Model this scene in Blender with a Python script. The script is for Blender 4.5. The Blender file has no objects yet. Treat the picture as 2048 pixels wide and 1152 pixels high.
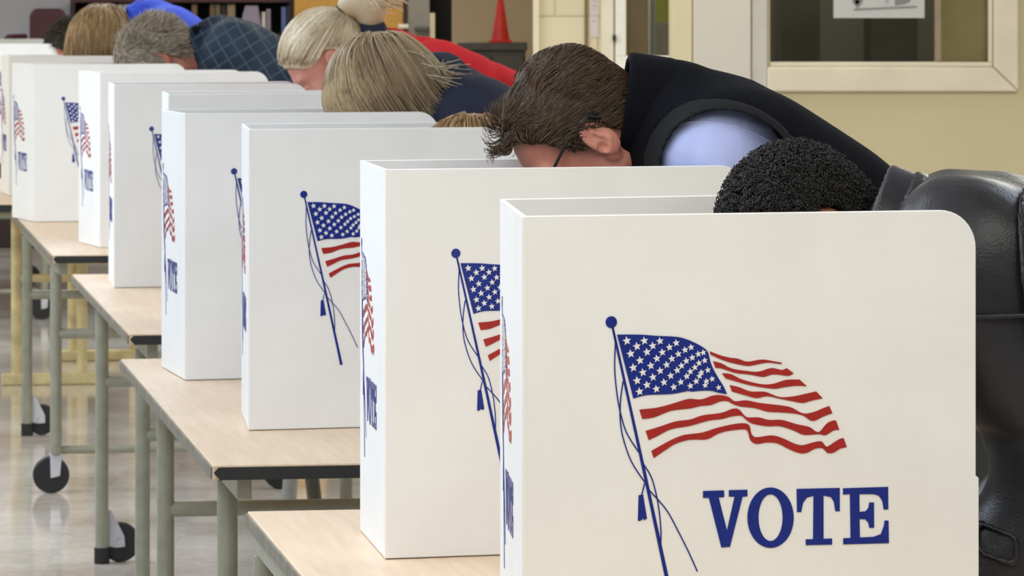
import bpy, bmesh, math, random
import numpy as np
from mathutils import Vector, Matrix

random.seed(7)
RNG = np.random.default_rng(11)
scene = bpy.context.scene
COL = scene.collection

# ---------------------------------------------------------------- camera numbers
F = 9000.0            # focal length in pixels of a 2048 px wide frame
HY = -14.0            # row of the horizon (the lens looks level, shifted down)
PXM = 1870.0          # pixels per metre at unit scale
CAMZ = 2820.0 / PXM
D1 = F / PXM
TZ = (2820.0 - 1435.0) / PXM      # table-top height


def W(px, py, Y):
    return Vector(((px - 1024.0) / F * Y, Y, CAMZ - (py - HY) / F * Y))


def XA(px, Y):
    return (px - 1024.0) / F * Y


def ZA(py, Y):
    return CAMZ - (py - HY) / F * Y


# ---------------------------------------------------------------- materials
def srgb(r, g, b):
    def f(c):
        c = c / 255.0
        return c / 12.92 if c <= 0.04045 else ((c + 0.055) / 1.055) ** 2.4
    return (f(r), f(g), f(b), 1.0)


class NT:
    def __init__(self, name):
        self.m = bpy.data.materials.new(name)
        self.m.use_nodes = True
        self.t = self.m.node_tree
        self.b = self.t.nodes.get('Principled BSDF')
        self.out = self.t.nodes.get('Material Output')

    def n(self, typ, **kw):
        nd = self.t.nodes.new(typ)
        for k, v in kw.items():
            setattr(nd, k, v)
        return nd

    def l(self, a, b):
        self.t.links.new(a, b)

    def tex(self, scale=(1, 1, 1), kind='Object'):
        tc = self.n('ShaderNodeTexCoord')
        mp = self.n('ShaderNodeMapping')
        mp.inputs['Scale'].default_value = scale
        self.l(tc.outputs[kind], mp.inputs['Vector'])
        return mp.outputs['Vector']

    def noise(self, vec, scale, detail=3.0, rough=0.5):
        nd = self.n('ShaderNodeTexNoise')
        nd.inputs['Scale'].default_value = scale
        nd.inputs['Detail'].default_value = detail
        nd.inputs['Roughness'].default_value = rough
        self.l(vec, nd.inputs['Vector'])
        return nd.outputs['Fac']

    def ramp(self, fac, stops):
        nd = self.n('ShaderNodeValToRGB')
        e = nd.color_ramp.elements
        e[0].position, e[0].color = stops[0]
        e[1].position, e[1].color = stops[-1]
        for p, c in stops[1:-1]:
            x = e.new(p)
            x.color = c
        self.l(fac, nd.inputs['Fac'])
        return nd.outputs['Color']

    def bump(self, h, strength=0.3, dist=0.002):
        nd = self.n('ShaderNodeBump')
        nd.inputs['Strength'].default_value = strength
        nd.inputs['Distance'].default_value = dist
        self.l(h, nd.inputs['Height'])
        self.l(nd.outputs['Normal'], self.b.inputs['Normal'])

    def set(self, color=None, rough=0.5, metal=0.0, spec=0.5):
        if color is not None:
            self.b.inputs['Base Color'].default_value = color
        self.b.inputs['Roughness'].default_value = rough
        self.b.inputs['Metallic'].default_value = metal
        self.b.inputs['Specular IOR Level'].default_value = spec
        return self


def mat(name, col, rough=0.5, metal=0.0, spec=0.5, var=0.06, nscale=12.0, bump=0.0, bscale=200.0, bdist=0.001, kind='Object'):
    t = NT(name).set(srgb(*col), rough, metal, spec)
    v = t.tex(kind=kind)
    if var > 0:
        f = t.noise(v, nscale, 4)
        a = tuple(max(0, c * (1 - var)) for c in col)
        b = tuple(min(255, c * (1 + var)) for c in col)
        t.l(t.ramp(f, [(0.3, srgb(*a)), (0.7, srgb(*b))]), t.b.inputs['Base Color'])
    if bump > 0:
        t.bump(t.noise(v, bscale, 2), bump, bdist)
    return t.m


# ---------------------------------------------------------------- object helpers
def tag(o, label=None, cat=None, group=None, kind=None):
    if label:
        o['label'] = label
    if cat:
        o['category'] = cat
    if group:
        o['group'] = group
    if kind:
        o['kind'] = kind
    return o


def empty(name, loc=(0, 0, 0), rz=0.0):
    o = bpy.data.objects.new(name, None)
    COL.objects.link(o)
    o.location = loc
    o.rotation_euler = (0, 0, rz)
    o.empty_display_size = 0.1
    return o


def mesh_obj(name, verts, faces, mats, parent=None, smooth=False, midx=None, bevel=0.0, origin=None):
    me = bpy.data.meshes.new(name)
    verts = np.asarray(verts, dtype=np.float64).reshape(-1, 3)
    if origin is not None:
        verts = verts - np.asarray(origin, dtype=np.float64)
    me.from_pydata(verts.tolist(), [], [tuple(f) for f in faces])
    if not isinstance(mats, (list, tuple)):
        mats = [mats]
    for m in mats:
        me.materials.append(m)
    if midx is not None:
        me.polygons.foreach_set('material_index', np.asarray(midx, dtype=np.int32))
    if smooth:
        me.polygons.foreach_set('use_smooth', np.ones(len(me.polygons), dtype=bool))
    me.update()
    o = bpy.data.objects.new(name, me)
    COL.objects.link(o)
    if parent is not None:
        o.parent = parent
        if origin is not None and parent.type == 'EMPTY' and parent.get('world_children'):
            pass
    if bevel > 0:
        bv = o.modifiers.new('bevel', 'BEVEL')
        bv.width = bevel
        bv.segments = 2
        bv.limit_method = 'ANGLE'
        bv.angle_limit = math.radians(40)
    return o


class MB:
    """collects shapes and links them as one mesh"""

    def __init__(self):
        self.v, self.f, self.mi = [], [], []

    def add(self, vs, fs, m=0):
        k = len(self.v)
        self.v += [tuple(p) for p in vs]
        self.f += [tuple(i + k for i in f) for f in fs]
        self.mi += [m] * len(fs)
        return self

    def box(self, x0, y0, z0, x1, y1, z1, m=0):
        vs = [(x, y, z) for z in (z0, z1) for y in (y0, y1) for x in (x0, x1)]
        fs = [(0, 2, 3, 1), (4, 5, 7, 6), (0, 1, 5, 4), (2, 6, 7, 3), (0, 4, 6, 2), (1, 3, 7, 5)]
        return self.add(vs, fs, m)

    def cyl(self, a, b, r, r2=None, n=16, m=0, caps=True):
        r2 = r if r2 is None else r2
        a, b = Vector(a), Vector(b)
        d = (b - a).normalized()
        x = d.orthogonal().normalized()
        y = d.cross(x)
        vs = []
        for c, rr in ((a, r), (b, r2)):
            for i in range(n):
                t = 2 * math.pi * i / n
                vs.append(c + (x * math.cos(t) + y * math.sin(t)) * rr)
        fs = [(i, (i + 1) % n, n + (i + 1) % n, n + i) for i in range(n)]
        if caps:
            fs += [tuple(reversed(range(n))), tuple(range(n, 2 * n))]
        return self.add(vs, fs, m)

    def tube(self, pts, r, n=8, m=0, closed=False, caps=True):
        pts = [Vector(p) for p in pts]
        N = len(pts)
        rs = r if hasattr(r, '__len__') else [r] * N
        vs = []
        prev = None
        for i in range(N):
            if closed:
                t = (pts[(i + 1) % N] - pts[i - 1]).normalized()
            else:
                t = (pts[min(i + 1, N - 1)] - pts[max(i - 1, 0)]).normalized()
            if prev is None:
                x = t.orthogonal().normalized()
            else:
                x = (prev - t * prev.dot(t)).normalized()
            prev = x
            y = t.cross(x)
            for k in range(n):
                a = 2 * math.pi * k / n
                vs.append(pts[i] + (x * math.cos(a) + y * math.sin(a)) * rs[i])
        fs = []
        for i in range(N if closed else N - 1):
            j = (i + 1) % N
            for k in range(n):
                k2 = (k + 1) % n
                fs.append((i * n + k, i * n + k2, j * n + k2, j * n + k))
        if caps and not closed:
            fs += [tuple(reversed(range(n))), tuple(range((N - 1) * n, N * n))]
        return self.add(vs, fs, m)

    def lathe(self, prof, c=(0, 0, 0), n=24, m=0):
        vs, fs = [], []
        for (r, z) in prof:
            for i in range(n):
                t = 2 * math.pi * i / n
                vs.append((c[0] + r * math.cos(t), c[1] + r * math.sin(t), c[2] + z))
        for j in range(len(prof) - 1):
            for i in range(n):
                k = (i + 1) % n
                fs.append((j * n + i, j * n + k, (j + 1) * n + k, (j + 1) * n + i))
        fs.append(tuple(reversed(range(n))))
        fs.append(tuple(range((len(prof) - 1) * n, len(prof) * n)))
        return self.add(vs, fs, m)

    def prism(self, poly, w0, w1, f, m=0):
        """poly of (a,b); f(a,b,w) -> xyz; ngon caps"""
        n = len(poly)
        vs = [f(a, b, w0) for a, b in poly] + [f(a, b, w1) for a, b in poly]
        fs = [tuple(range(n)), tuple(reversed(range(n, 2 * n)))]
        fs += [(i, n + i, n + (i + 1) % n, (i + 1) % n) for i in range(n)]
        return self.add(vs, fs, m)

    def build(self, name, mats, parent=None, smooth=False, bevel=0.0, origin=None, autosmooth=False):
        o = mesh_obj(name, self.v, self.f, mats, parent, smooth, self.mi, bevel, origin)
        bm = bmesh.new()
        bm.from_mesh(o.data)
        bmesh.ops.recalc_face_normals(bm, faces=bm.faces)
        if autosmooth:
            for e in bm.edges:
                if len(e.link_faces) == 2 and e.calc_face_angle(0) > math.radians(35):
                    e.smooth = False
            for fc in bm.faces:
                fc.smooth = True
        bm.to_mesh(o.data)
        bm.free()
        return o


# ---------------------------------------------------------------- implicit surfaces
class Imp:
    """a solid as a list of blended primitives; sampled on a grid and meshed with surface nets"""

    def __init__(self):
        self.ops = []

    def _add(self, kind, fn, bb, k):
        self.ops.append((kind, fn, bb, k))
        return self

    def cone(self, a, b, r1, r2=None, k=0.03, op='u'):
        a = np.array(a, float)
        b = np.array(b, float)
        r2 = r1 if r2 is None else r2
        ba = b - a
        L = max(float(ba @ ba), 1e-9)

        def fn(X, Y, Z):
            px, py, pz = X - a[0], Y - a[1], Z - a[2]
            h = np.clip((px * ba[0] + py * ba[1] + pz * ba[2]) / L, 0, 1)
            dx, dy, dz = px - h * ba[0], py - h * ba[1], pz - h * ba[2]
            return np.sqrt(dx * dx + dy * dy + dz * dz) - (r1 + (r2 - r1) * h)
        r = max(r1, r2)
        return self._add(op, fn, (np.minimum(a, b) - r, np.maximum(a, b) + r), k)

    def ell(self, c, rad, R=None, k=0.02, op='u'):
        c = np.array(c, float)
        rad = np.array(rad, float)
        R = np.eye(3) if R is None else np.array(R, float)   # columns = local axes

        def fn(X, Y, Z):
            px, py, pz = X - c[0], Y - c[1], Z - c[2]
            q = [px * R[0, i] + py * R[1, i] + pz * R[2, i] for i in range(3)]
            k0 = np.sqrt(sum((q[i] / rad[i]) ** 2 for i in range(3)))
            k1 = np.sqrt(sum((q[i] / rad[i] ** 2) ** 2 for i in range(3))) + 1e-9
            return k0 * (k0 - 1.0) / k1
        ext = np.sqrt(((R * rad) ** 2).sum(axis=1))
        return self._add(op, fn, (c - ext, c + ext), k)

    def plane(self, p, n, k=0.005, op='i'):
        """keeps the side the normal points away from"""
        p = np.array(p, float)
        n = np.array(n, float)
        n = n / np.linalg.norm(n)

        def fn(X, Y, Z):
            return (X - p[0]) * n[0] + (Y - p[1]) * n[1] + (Z - p[2]) * n[2]
        return self._add(op, fn, None, k)

    def func(self, fn, op='i', k=0.003, bb=None):
        return self._add(op, fn, bb, k)

    @staticmethod
    def comb(kind, A, B, k):
        if kind == 'u':
            h = np.maximum(k - np.abs(A - B), 0) / k
            return np.minimum(A, B) - h * h * k * 0.25
        if kind == 's':
            B = -B
        h = np.maximum(k - np.abs(A - B), 0) / k
        return np.maximum(A, B) + h * h * k * 0.25

    def eval(self, P):
        X, Y, Z = P[..., 0], P[..., 1], P[..., 2]
        D = np.full(X.shape, 1.0)
        for kind, fn, bb, k in self.ops:
            D = self.comb(kind, D, fn(X, Y, Z), k)
        return D

    def bounds(self):
        lo = np.min([b[0] for kd, f, b, k in self.ops if kd == 'u'], axis=0)
        hi = np.max([b[1] for kd, f, b, k in self.ops if kd == 'u'], axis=0)
        return lo, hi

    def grid(self, h, fine=None, hf=None, pad=0.02, lo=None, hi=None):
        l, u = self.bounds()
        lo = l - pad if lo is None else np.array(lo, float)
        hi = u + pad if hi is None else np.array(hi, float)
        ax = []
        for i in range(3):
            if fine is None:
                ax.append(np.arange(lo[i], hi[i] + h, h))
            else:
                a, b = max(fine[0][i], lo[i]), min(fine[1][i], hi[i])
                parts = []
                if a > lo[i]:
                    n = max(1, int(round((a - lo[i]) / h)))
                    parts.append(np.linspace(lo[i], a, n, endpoint=False))
                n = max(1, int(round((b - a) / hf)))
                parts.append(np.linspace(a, b, n, endpoint=False))
                n = max(1, int(round((hi[i] - b) / h))) + 1
                parts.append(np.linspace(b, hi[i], n))
                ax.append(np.concatenate(parts))
        return ax

    def sample(self, ax):
        xs, ys, zs = ax
        D = np.full((len(xs), len(ys), len(zs)), 1.0, dtype=np.float32)
        for kind, fn, bb, k in self.ops:
            if bb is None:
                sl = (slice(None),) * 3
            else:
                m = k + 0.025
                sl = tuple(slice(max(0, np.searchsorted(a, bb[0][i] - m) - 1), np.searchsorted(a, bb[1][i] + m) + 1)
                           for i, a in enumerate(ax))
            X = xs[sl[0]].astype(np.float32)[:, None, None]
            Y = ys[sl[1]].astype(np.float32)[None, :, None]
            Z = zs[sl[2]].astype(np.float32)[None, None, :]
            if X.size == 0 or Y.size == 0 or Z.size == 0:
                continue
            D[sl] = self.comb(kind, D[sl], fn(X, Y, Z).astype(np.float32), k)
        return D


def surface_nets(ax, D):
    xs, ys, zs = ax
    D = D.copy()
    for a in range(3):
        s = [slice(None)] * 3
        for e in (0, -1):
            s[a] = e
            D[tuple(s)] = np.maximum(D[tuple(s)], 1e-3)
    ins = D < 0
    c = np.zeros((D.shape[0] - 1, D.shape[1] - 1, D.shape[2] - 1), dtype=np.int8)
    offs = [(i, j, k) for i in (0, 1) for j in (0, 1) for k in (0, 1)]
    for (i, j, k) in offs:
        c += ins[i:D.shape[0] - 1 + i, j:D.shape[1] - 1 + j, k:D.shape[2] - 1 + k]
    I, J, K = np.nonzero((c > 0) & (c < 8))
    vid = np.full(c.shape, -1, dtype=np.int32)
    vid[I, J, K] = np.arange(len(I))
    val = {o: D[I + o[0], J + o[1], K + o[2]] for o in offs}
    acc = np.zeros((len(I), 3))
    cnt = np.zeros(len(I))
    for o in offs:
        for a in range(3):
            if o[a] == 0:
                o2 = list(o)
                o2[a] = 1
                o2 = tuple(o2)
                va, vb = val[o], val[o2]
                mk = (va < 0) != (vb < 0)
                t = np.where(mk, va / (va - vb + 1e-12), 0)
                p = [np.full(len(I), float(o[q])) for q in range(3)]
                p[a] = p[a] + t
                for q in range(3):
                    acc[:, q] += np.where(mk, p[q], 0)
                cnt += mk
    acc /= np.maximum(cnt, 1)[:, None]
    V = np.stack([xs[I] + acc[:, 0] * (xs[I + 1] - xs[I]),
                  ys[J] + acc[:, 1] * (ys[J + 1] - ys[J]),
                  zs[K] + acc[:, 2] * (zs[K + 1] - zs[K])], axis=1)
    quads = []
    # x edges
    for a in range(3):
        s0 = [slice(None)] * 3
        s1 = [slice(None)] * 3
        s0[a] = slice(0, -1)
        s1[a] = slice(1, None)
        A, B = ins[tuple(s0)], ins[tuple(s1)]
        e = np.nonzero(A != B)
        b, cc = (a + 1) % 3, (a + 2) % 3
        ok = (e[b] >= 1) & (e[cc] >= 1) & (e[b] < D.shape[b] - 1) & (e[cc] < D.shape[cc] - 1)
        e = [q[ok] for q in e]
        sgn = A[tuple(e)]

        def vv(db, dc):
            q = [None] * 3
            q[a] = e[a]
            q[b] = e[b] + db
            q[cc] = e[cc] + dc
            return vid[tuple(q)]
        q = np.stack([vv(-1, -1), vv(0, -1), vv(0, 0), vv(-1, 0)], axis=1)
        q[~sgn] = q[~sgn][:, ::-1]
        quads.append(q)
    Q = np.concatenate(quads)
    Q = Q[(Q >= 0).all(axis=1)]
    return V, Q


def fast_mesh(name, V, Q, mats, parent=None, origin=(0, 0, 0), smooth_iter=0, tint=None):
    me = bpy.data.meshes.new(name)
    V = np.asarray(V, dtype=np.float64) - np.asarray(origin, dtype=np.float64)
    if smooth_iter:
        V = smooth_verts(V, Q, smooth_iter)
    nv, nf, w = len(V), len(Q), Q.shape[1]
    me.vertices.add(nv)
    me.vertices.foreach_set('co', V.astype(np.float32).ravel())
    me.loops.add(nf * w)
    me.loops.foreach_set('vertex_index', Q.astype(np.int32).ravel())
    me.polygons.add(nf)
    me.polygons.foreach_set('loop_start', np.arange(0, nf * w, w, dtype=np.int32))
    me.polygons.foreach_set('use_smooth', np.ones(nf, dtype=bool))
    if not isinstance(mats, (list, tuple)):
        mats = [mats]
    for m in mats:
        me.materials.append(m)
    if tint is not None:
        at = me.attributes.new('tint', 'FLOAT', 'POINT')
        at.data.foreach_set('value', tint.astype(np.float32))
    me.update(calc_edges=True)
    me.validate()
    o = bpy.data.objects.new(name, me)
    COL.objects.link(o)
    if parent is not None:
        o.parent = parent
    return o


def smooth_verts(V, Q, it):
    e = np.concatenate([Q[:, [0, 1]], Q[:, [1, 2]], Q[:, [2, 3]], Q[:, [3, 0]]])
    n = len(V)
    for _ in range(it):
        acc = np.zeros_like(V)
        cnt = np.bincount(e[:, 0], minlength=n) + np.bincount(e[:, 1], minlength=n)
        for q in range(3):
            acc[:, q] = np.bincount(e[:, 0], weights=V[e[:, 1], q], minlength=n) + \
                np.bincount(e[:, 1], weights=V[e[:, 0], q], minlength=n)
        V = 0.5 * V + 0.5 * acc / np.maximum(cnt, 1)[:, None]
    return V


def wob(seed, scale, n=5):
    r = np.random.default_rng(seed)
    d = r.normal(size=(n, 3))
    d = d / np.linalg.norm(d, axis=1)[:, None] * scale * r.uniform(0.6, 1.5, size=(n, 1))
    ph = r.uniform(0, 6.28, n)

    def f(X, Y, Z):
        s = 0
        for i in range(n):
            s = s + np.sin(d[i, 0] * X + d[i, 1] * Y + d[i, 2] * Z + ph[i])
        return s / n
    return f
# ---------------------------------------------------------------- people
def unit(v):
    v = np.array(v, float)
    return v / np.linalg.norm(v)


def cranium(infl=0.0):
    im = Imp()
    im.ell((-.012, 0, .045), np.array((.100, .077, .088)) + infl, k=.02)
    im.ell((.020, 0, .015), np.array((.068, .066, .085)) + infl, k=.03)
    im.ell((-.055, 0, -.015), np.array((.052, .058, .060)) + infl, k=.03)
    return im


HAIRLINE = ([-.12, -.085, -.05, -.025, .000, .012, .030, .045, .062, .080, .10],
            [-.075, -.065, -.035, .010, .036, .006, .024, .064, .092, .112, .12])


def head_prims(im, M, O, s=1.0, detail=True):
    """adds a head with a face; M columns = forward, left, up"""
    def P(x, y, z):
        return O + s * (M @ np.array((x, y, z), float))

    def E(c, r, k=.02, op='u', rot=None):
        R = M if rot is None else M @ rot
        im.ell(P(*c), np.array(r) * s, R, k, op)
    E((-.012, 0, .045), (.100, .077, .088))
    E((.020, 0, .010), (.068, .066, .085), .03)
    E((-.055, 0, -.015), (.052, .058, .060), .03)
    E((.040, 0, -.030), (.055, .058, .088), .03)
    for sy in (1, -1):
        im.cone(P(.005, sy * .052, -.055), P(.070, sy * .020, -.098), .022 * s, .020 * s, .03)
        E((.062, sy * .036, -.018), (.028, .026, .026), .02)
        im.cone(P(.088, sy * .012, .034), P(.078, sy * .045, .036), .010 * s, .009 * s, .015)
        if detail:
            E((.098, sy * .032, .012), (.016, .017, .011), .012, 's')
            E((.084, sy * .031, .010), (.0125, .0125, .0125), .004)
    E((.078, 0, -.100), (.022, .022, .018), .02)
    im.cone(P(.094, 0, .024), P(.113, 0, -.018), .009 * s, .013 * s, .012)
    for sy in (1, -1):
        E((.104, sy * .012, -.020), (.010, .008, .008), .008)
    if detail:
        im.cone(P(.094, -.020, -.050), P(.094, .020, -.050), .0065 * s, None, .008)
        im.cone(P(.091, -.018, -.062), P(.091, .018, -.062), .0075 * s, None, .008)
    for sy in (1, -1):
        # ear: rim, bowl, lobe
        c, sn = math.cos(.30 * sy), math.sin(.30 * sy)
        rot = np.array([[c, -sn, 0], [sn, c, 0], [0, 0, 1]])
        t = .16
        rot = rot @ np.array([[math.cos(t), 0, math.sin(t)], [0, 1, 0], [-math.sin(t), 0, math.cos(t)]])
        E((-.010, sy * .085, .003), (.0235, .0090, .039), .006, 'u', rot)
        E((-.002, sy * .077, -.030), (.012, .008, .015), .008, 'u', rot)
        if detail:
            E((-.009, sy * .0960, .010), (.0165, .0085, .0250), .003, 's', rot)
            E((.000, sy * .0930, -.010), (.0085, .010, .0090), .004, 's', rot)
            im.cone(P(-.018, sy * .0885, -.012), P(-.010, sy * .0890, .018), .0035 * s, .0028 * s, .004)
            im.cone(P(.006, sy * .085, -.006), P(.006, sy * .085, -.012), .0045 * s, None, .004)


class Pose:
    pass


def make_pose(O, a, C, Pel, gdir, roll=0.0, yaw=0.0, s=1.0, sw=0.165, near=None, far=None, feet=0.0, hunch=0.03):
    p = Pose()
    g = unit((gdir[0], gdir[1], 0))
    z = np.array((0, 0, 1.0))
    l = np.cross(z, g)
    a = math.radians(a)
    fwd = math.cos(a) * g - math.sin(a) * z
    up = math.sin(a) * g + math.cos(a) * z
    M = np.stack([fwd, l, up], axis=1)
    cr, sr = math.cos(math.radians(roll)), math.sin(math.radians(roll))
    cy, sy_ = math.cos(math.radians(yaw)), math.sin(math.radians(yaw))
    M = M @ np.array([[1, 0, 0], [0, cr, -sr], [0, sr, cr]]) @ np.array([[cy, -sy_, 0], [sy_, cy, 0], [0, 0, 1]])
    p.M, p.O, p.s = M, np.array(O, float), s
    C, Pel = np.array(C, float), np.array(Pel, float)
    t = unit(Pel - C)
    n = unit(np.cross(l, t))
    if n[2] < 0:
        n = -n
    l = unit(np.cross(t, n)) * np.sign(np.dot(np.cross(t, n), l))
    p.g, p.l, p.t, p.n, p.C, p.Pel = g, l, t, n, C, Pel
    p.sw = sw * s
    p.SH = {}
    p.EL, p.WR = {}, {}
    for sgn, spec in ((1, near), (-1, far)):
        S = C + t * .055 * s + l * sgn * p.sw - n * hunch
        p.SH[sgn] = S
        if spec is None:
            e = S + g * .06 + np.array((0, 0, -.27)) * s
            w = e + g * .20 + np.array((0, 0, max(-.20, .80 - e[2]) if e[2] > .82 else 0.0))
            w = np.array((w[0], w[1], max(w[2], .80)))
        else:
            e, w = np.array(spec[0], float), np.array(spec[1], float)
        p.EL[sgn], p.WR[sgn] = e, w
    p.HIP, p.KN, p.AN, p.TOE = {}, {}, {}, {}
    for sgn in (1, -1):
        h = Pel + l * sgn * .088 * s - z * .05
        f = np.array((h[0], h[1], .085)) + g * feet * (1 if sgn > 0 else .4) + l * sgn * .03
        kn = (h + f) * .5 + g * .035 + z * .02
        p.HIP[sgn], p.KN[sgn], p.AN[sgn] = h, kn, f
        p.TOE[sgn] = np.array((f[0], f[1], .035)) + g * .15 * s + l * sgn * .03
    return p


def torso_prims(im, p, e, k=.06):
    C, t, l, n, Pel, s = p.C, p.t, p.l, p.n, p.Pel, p.s
    L = np.linalg.norm(Pel - C)
    im.cone(p.SH[1], p.SH[-1], .058 * s + e, None, k)
    for f, w, r, dn in ((.20, .080, .100, -.015), (.38, .075, .100, -.015), (.58, .060, .098, -.01), (.80, .065, .100, -.005), (1.0, .075, .108, 0)):
        c = C + t * L * f + n * dn
        im.cone(c + l * w * s, c - l * w * s, r * s + e, None, k)


def arm_prims(im, p, sgn, e, k=.03, hand=False, cut=1.0):
    s = p.s
    S, E, Wt = p.SH[sgn], p.EL[sgn], p.WR[sgn]
    im.cone(S, E, .050 * s + e, .038 * s + e, k)
    im.cone(E, E + (Wt - E) * cut, .038 * s + e, .027 * s + e, k)
    if hand:
        hand_prims(im, p, sgn)


def hand_prims(im, p, sgn):
    s = p.s
    E, Wt = p.EL[sgn], p.WR[sgn]
    d = unit(unit(Wt - E) * .6 + p.g)
    d = unit(d - np.array((0, 0, d[2])) + np.array((0, 0, -.15)))
    side = unit(np.cross(d, np.array((0, 0, 1.0))))
    up = np.cross(side, d)
    thumb = side * (1 if np.dot(side, p.l) * sgn < 0 else -1)
    for q in (-1.5, -.5, .5, 1.5):
        im.cone(Wt + d * .012 + side * q * .010, Wt + d * .085 * s + side * q * .019, .014 * s, .0115 * s, .012)
        ln = {-1.5: .8, -.5: 1.0, .5: .95, 1.5: .75}[q * (1 if np.dot(side, thumb) < 0 else -1)]
        b = Wt + d * .088 * s + side * q * .0205
        m = b + (d * .038 - up * .012) * ln * s
        tp = m + (d * .024 - up * .024) * ln * s
        im.cone(b, m, .0095 * s, .0085 * s, .006)
        im.cone(m, tp, .0085 * s, .007 * s, .006)
    b = Wt + d * .030 + thumb * .028
    m = b + d * .030 + thumb * .028 - up * .006
    im.cone(b, m, .0125 * s, .010 * s, .012)
    im.cone(m, m + d * .030 + thumb * .004 - up * .008, .010 * s, .008 * s, .006)


def leg_prims(im, p, sgn, e, k=.03):
    s = p.s
    im.cone(p.HIP[sgn], p.KN[sgn], .078 * s + e, .052 * s + e, k)
    im.cone(p.KN[sgn], p.AN[sgn], .052 * s + e, .036 * s + e * 1.6, k)


def build_person(name, label, p, skin, h=.007, hf=.004, group=None, detail=True):
    base = np.array((p.Pel[0], p.Pel[1], 0.0))
    root = empty(name, base)
    tag(root, label, 'person', group)
    im = Imp()
    head_prims(im, p.M, p.O, p.s, detail)
    nb = p.O + p.s * (p.M @ np.array((-.035, 0, -.045)))
    im.cone(nb, p.C - p.n * .01, .055 * p.s, .062 * p.s, .03)
    torso_prims(im, p, -.018)
    for sg in (1, -1):
        arm_prims(im, p, sg, -.010, hand=True)
        leg_prims(im, p, sg, -.010)
        im.cone(p.AN[sg] - np.array((0, 0, .02)), p.TOE[sg], .032, .022, .02)
    fine = (p.O - .165 * p.s, p.O + .165 * p.s)
    ax = im.grid(h, fine, hf, .015)
    V, Q = surface_nets(ax, im.sample(ax))
    fast_mesh('body', V, Q, skin, root, base, 1)
    p.root, p.base = root, base
    return root


def garment(name, p, im, m, h=.008, wr=0.0, wscale=30.0, seed=1, smooth=1, fine=None, hf=None, parent=None, label=None, lo=None, hi=None, crease=0.0, cscale=22.0):
    ax = im.grid(h, fine, hf, .02, lo, hi)
    D = im.sample(ax)
    if wr:
        X = ax[0].astype(np.float32)[:, None, None]
        Y = ax[1].astype(np.float32)[None, :, None]
        Z = ax[2].astype(np.float32)[None, None, :]
        D = D + wr * wob(seed, wscale, 7)(X, Y, Z)
        if crease:
            for q in range(3):
                wv = wob(seed + 50 + q, cscale, 5)(X, Y, Z)
                gate = np.clip(wob(seed + 80 + q, cscale * .6, 4)(X, Y, Z) * 2.5 + .3, 0, 1)
                D = D + crease * gate * np.exp(-(wv / .10) ** 2)
    V, Q = surface_nets(ax, D)
    o = fast_mesh(name, V, Q, m, parent if parent is not None else p.root, p.base, smooth)
    if label:
        o['label'] = label
    return o


def trousers_shoes(p, mt, ms, h=.011):
    im = Imp()
    c = p.Pel
    im.cone(c + p.l * .075, c - p.l * .075, .112 * p.s, None, .05)
    for sg in (1, -1):
        leg_prims(im, p, sg, .014)
    c2 = p.C + (p.Pel - p.C) * .84
    im.plane(c2, -p.t, .004)
    im.plane((0, 0, .055), (0, 0, -1), .004)
    garment('trousers', p, im, mt, h, .004, 28, 5)
    for sg in (1, -1):
        im = Imp()
        im.cone(p.AN[sg] - np.array((0, 0, .025)), p.TOE[sg] + np.array((0, 0, .004)), .046, .036, .02)
        im.cone(p.AN[sg] - np.array((0, 0, .02)) - p.g * .03, p.AN[sg] - np.array((0, 0, .035)), .04, .042, .02)
        im.plane((0, 0, .003), (0, 0, -1), .004)
        garment('shoe', p, im, ms, .008)


# ---------------------------------------------------------------- hair
def hair_roots(n, line=HAIRLINE, infl=0.0, seed=3, box=None):
    r = np.random.default_rng(seed)
    im = cranium(infl)
    out = []
    tot = 0
    while tot < n:
        d = r.normal(size=(n * 3, 3))
        d /= np.linalg.norm(d, axis=1)[:, None]
        P = np.array((-.005, 0, .03)) + d * .05
        for _ in range(14):
            P = P + d * np.clip(-im.eval(P), -.05, .05)[:, None]
        keep = P[:, 2] > np.interp(P[:, 0], line[0], line[1])
        if box is not None:
            keep &= box(P)
        out.append(P[keep])
        tot += keep.sum()
    P = np.concatenate(out)[:n]
    return P


def imp_normal(im, P, e=.002):
    g = np.stack([im.eval(P + np.eye(3)[i] * e) - im.eval(P - np.eye(3)[i] * e) for i in range(3)], axis=1)
    return g / (np.linalg.norm(g, axis=1)[:, None] + 1e-9)


def grow(P, flow, length, K, lift, im, seed=1, maxlift=None):
    """P roots (N,3); flow(P, s, P0, N0, rnd)->dirs ; returns (N,K+1,3)"""
    r = np.random.default_rng(seed)
    rnd = r.uniform(size=(len(P), 6))
    N0 = imp_normal(im, P)
    P0 = P.copy()
    pts = [P.copy()]
    L = np.broadcast_to(length, (len(P),)) if np.ndim(length) == 0 else length
    for i in range(K):
        s = (i + 1) / K
        d = flow(P, s, P0, N0, rnd)
        d = d / (np.linalg.norm(d, axis=1)[:, None] + 1e-9)
        P = P + d * (L / K)[:, None]
        D = im.eval(P)
        N = imp_normal(im, P)
        mn = lift(s, rnd)
        P = P + N * np.maximum(mn - D, 0)[:, None]
        if maxlift is not None:
            P = P - N * np.maximum(D - maxlift(s, rnd), 0)[:, None]
        pts.append(P.copy())
    return np.stack(pts, axis=1)


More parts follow.
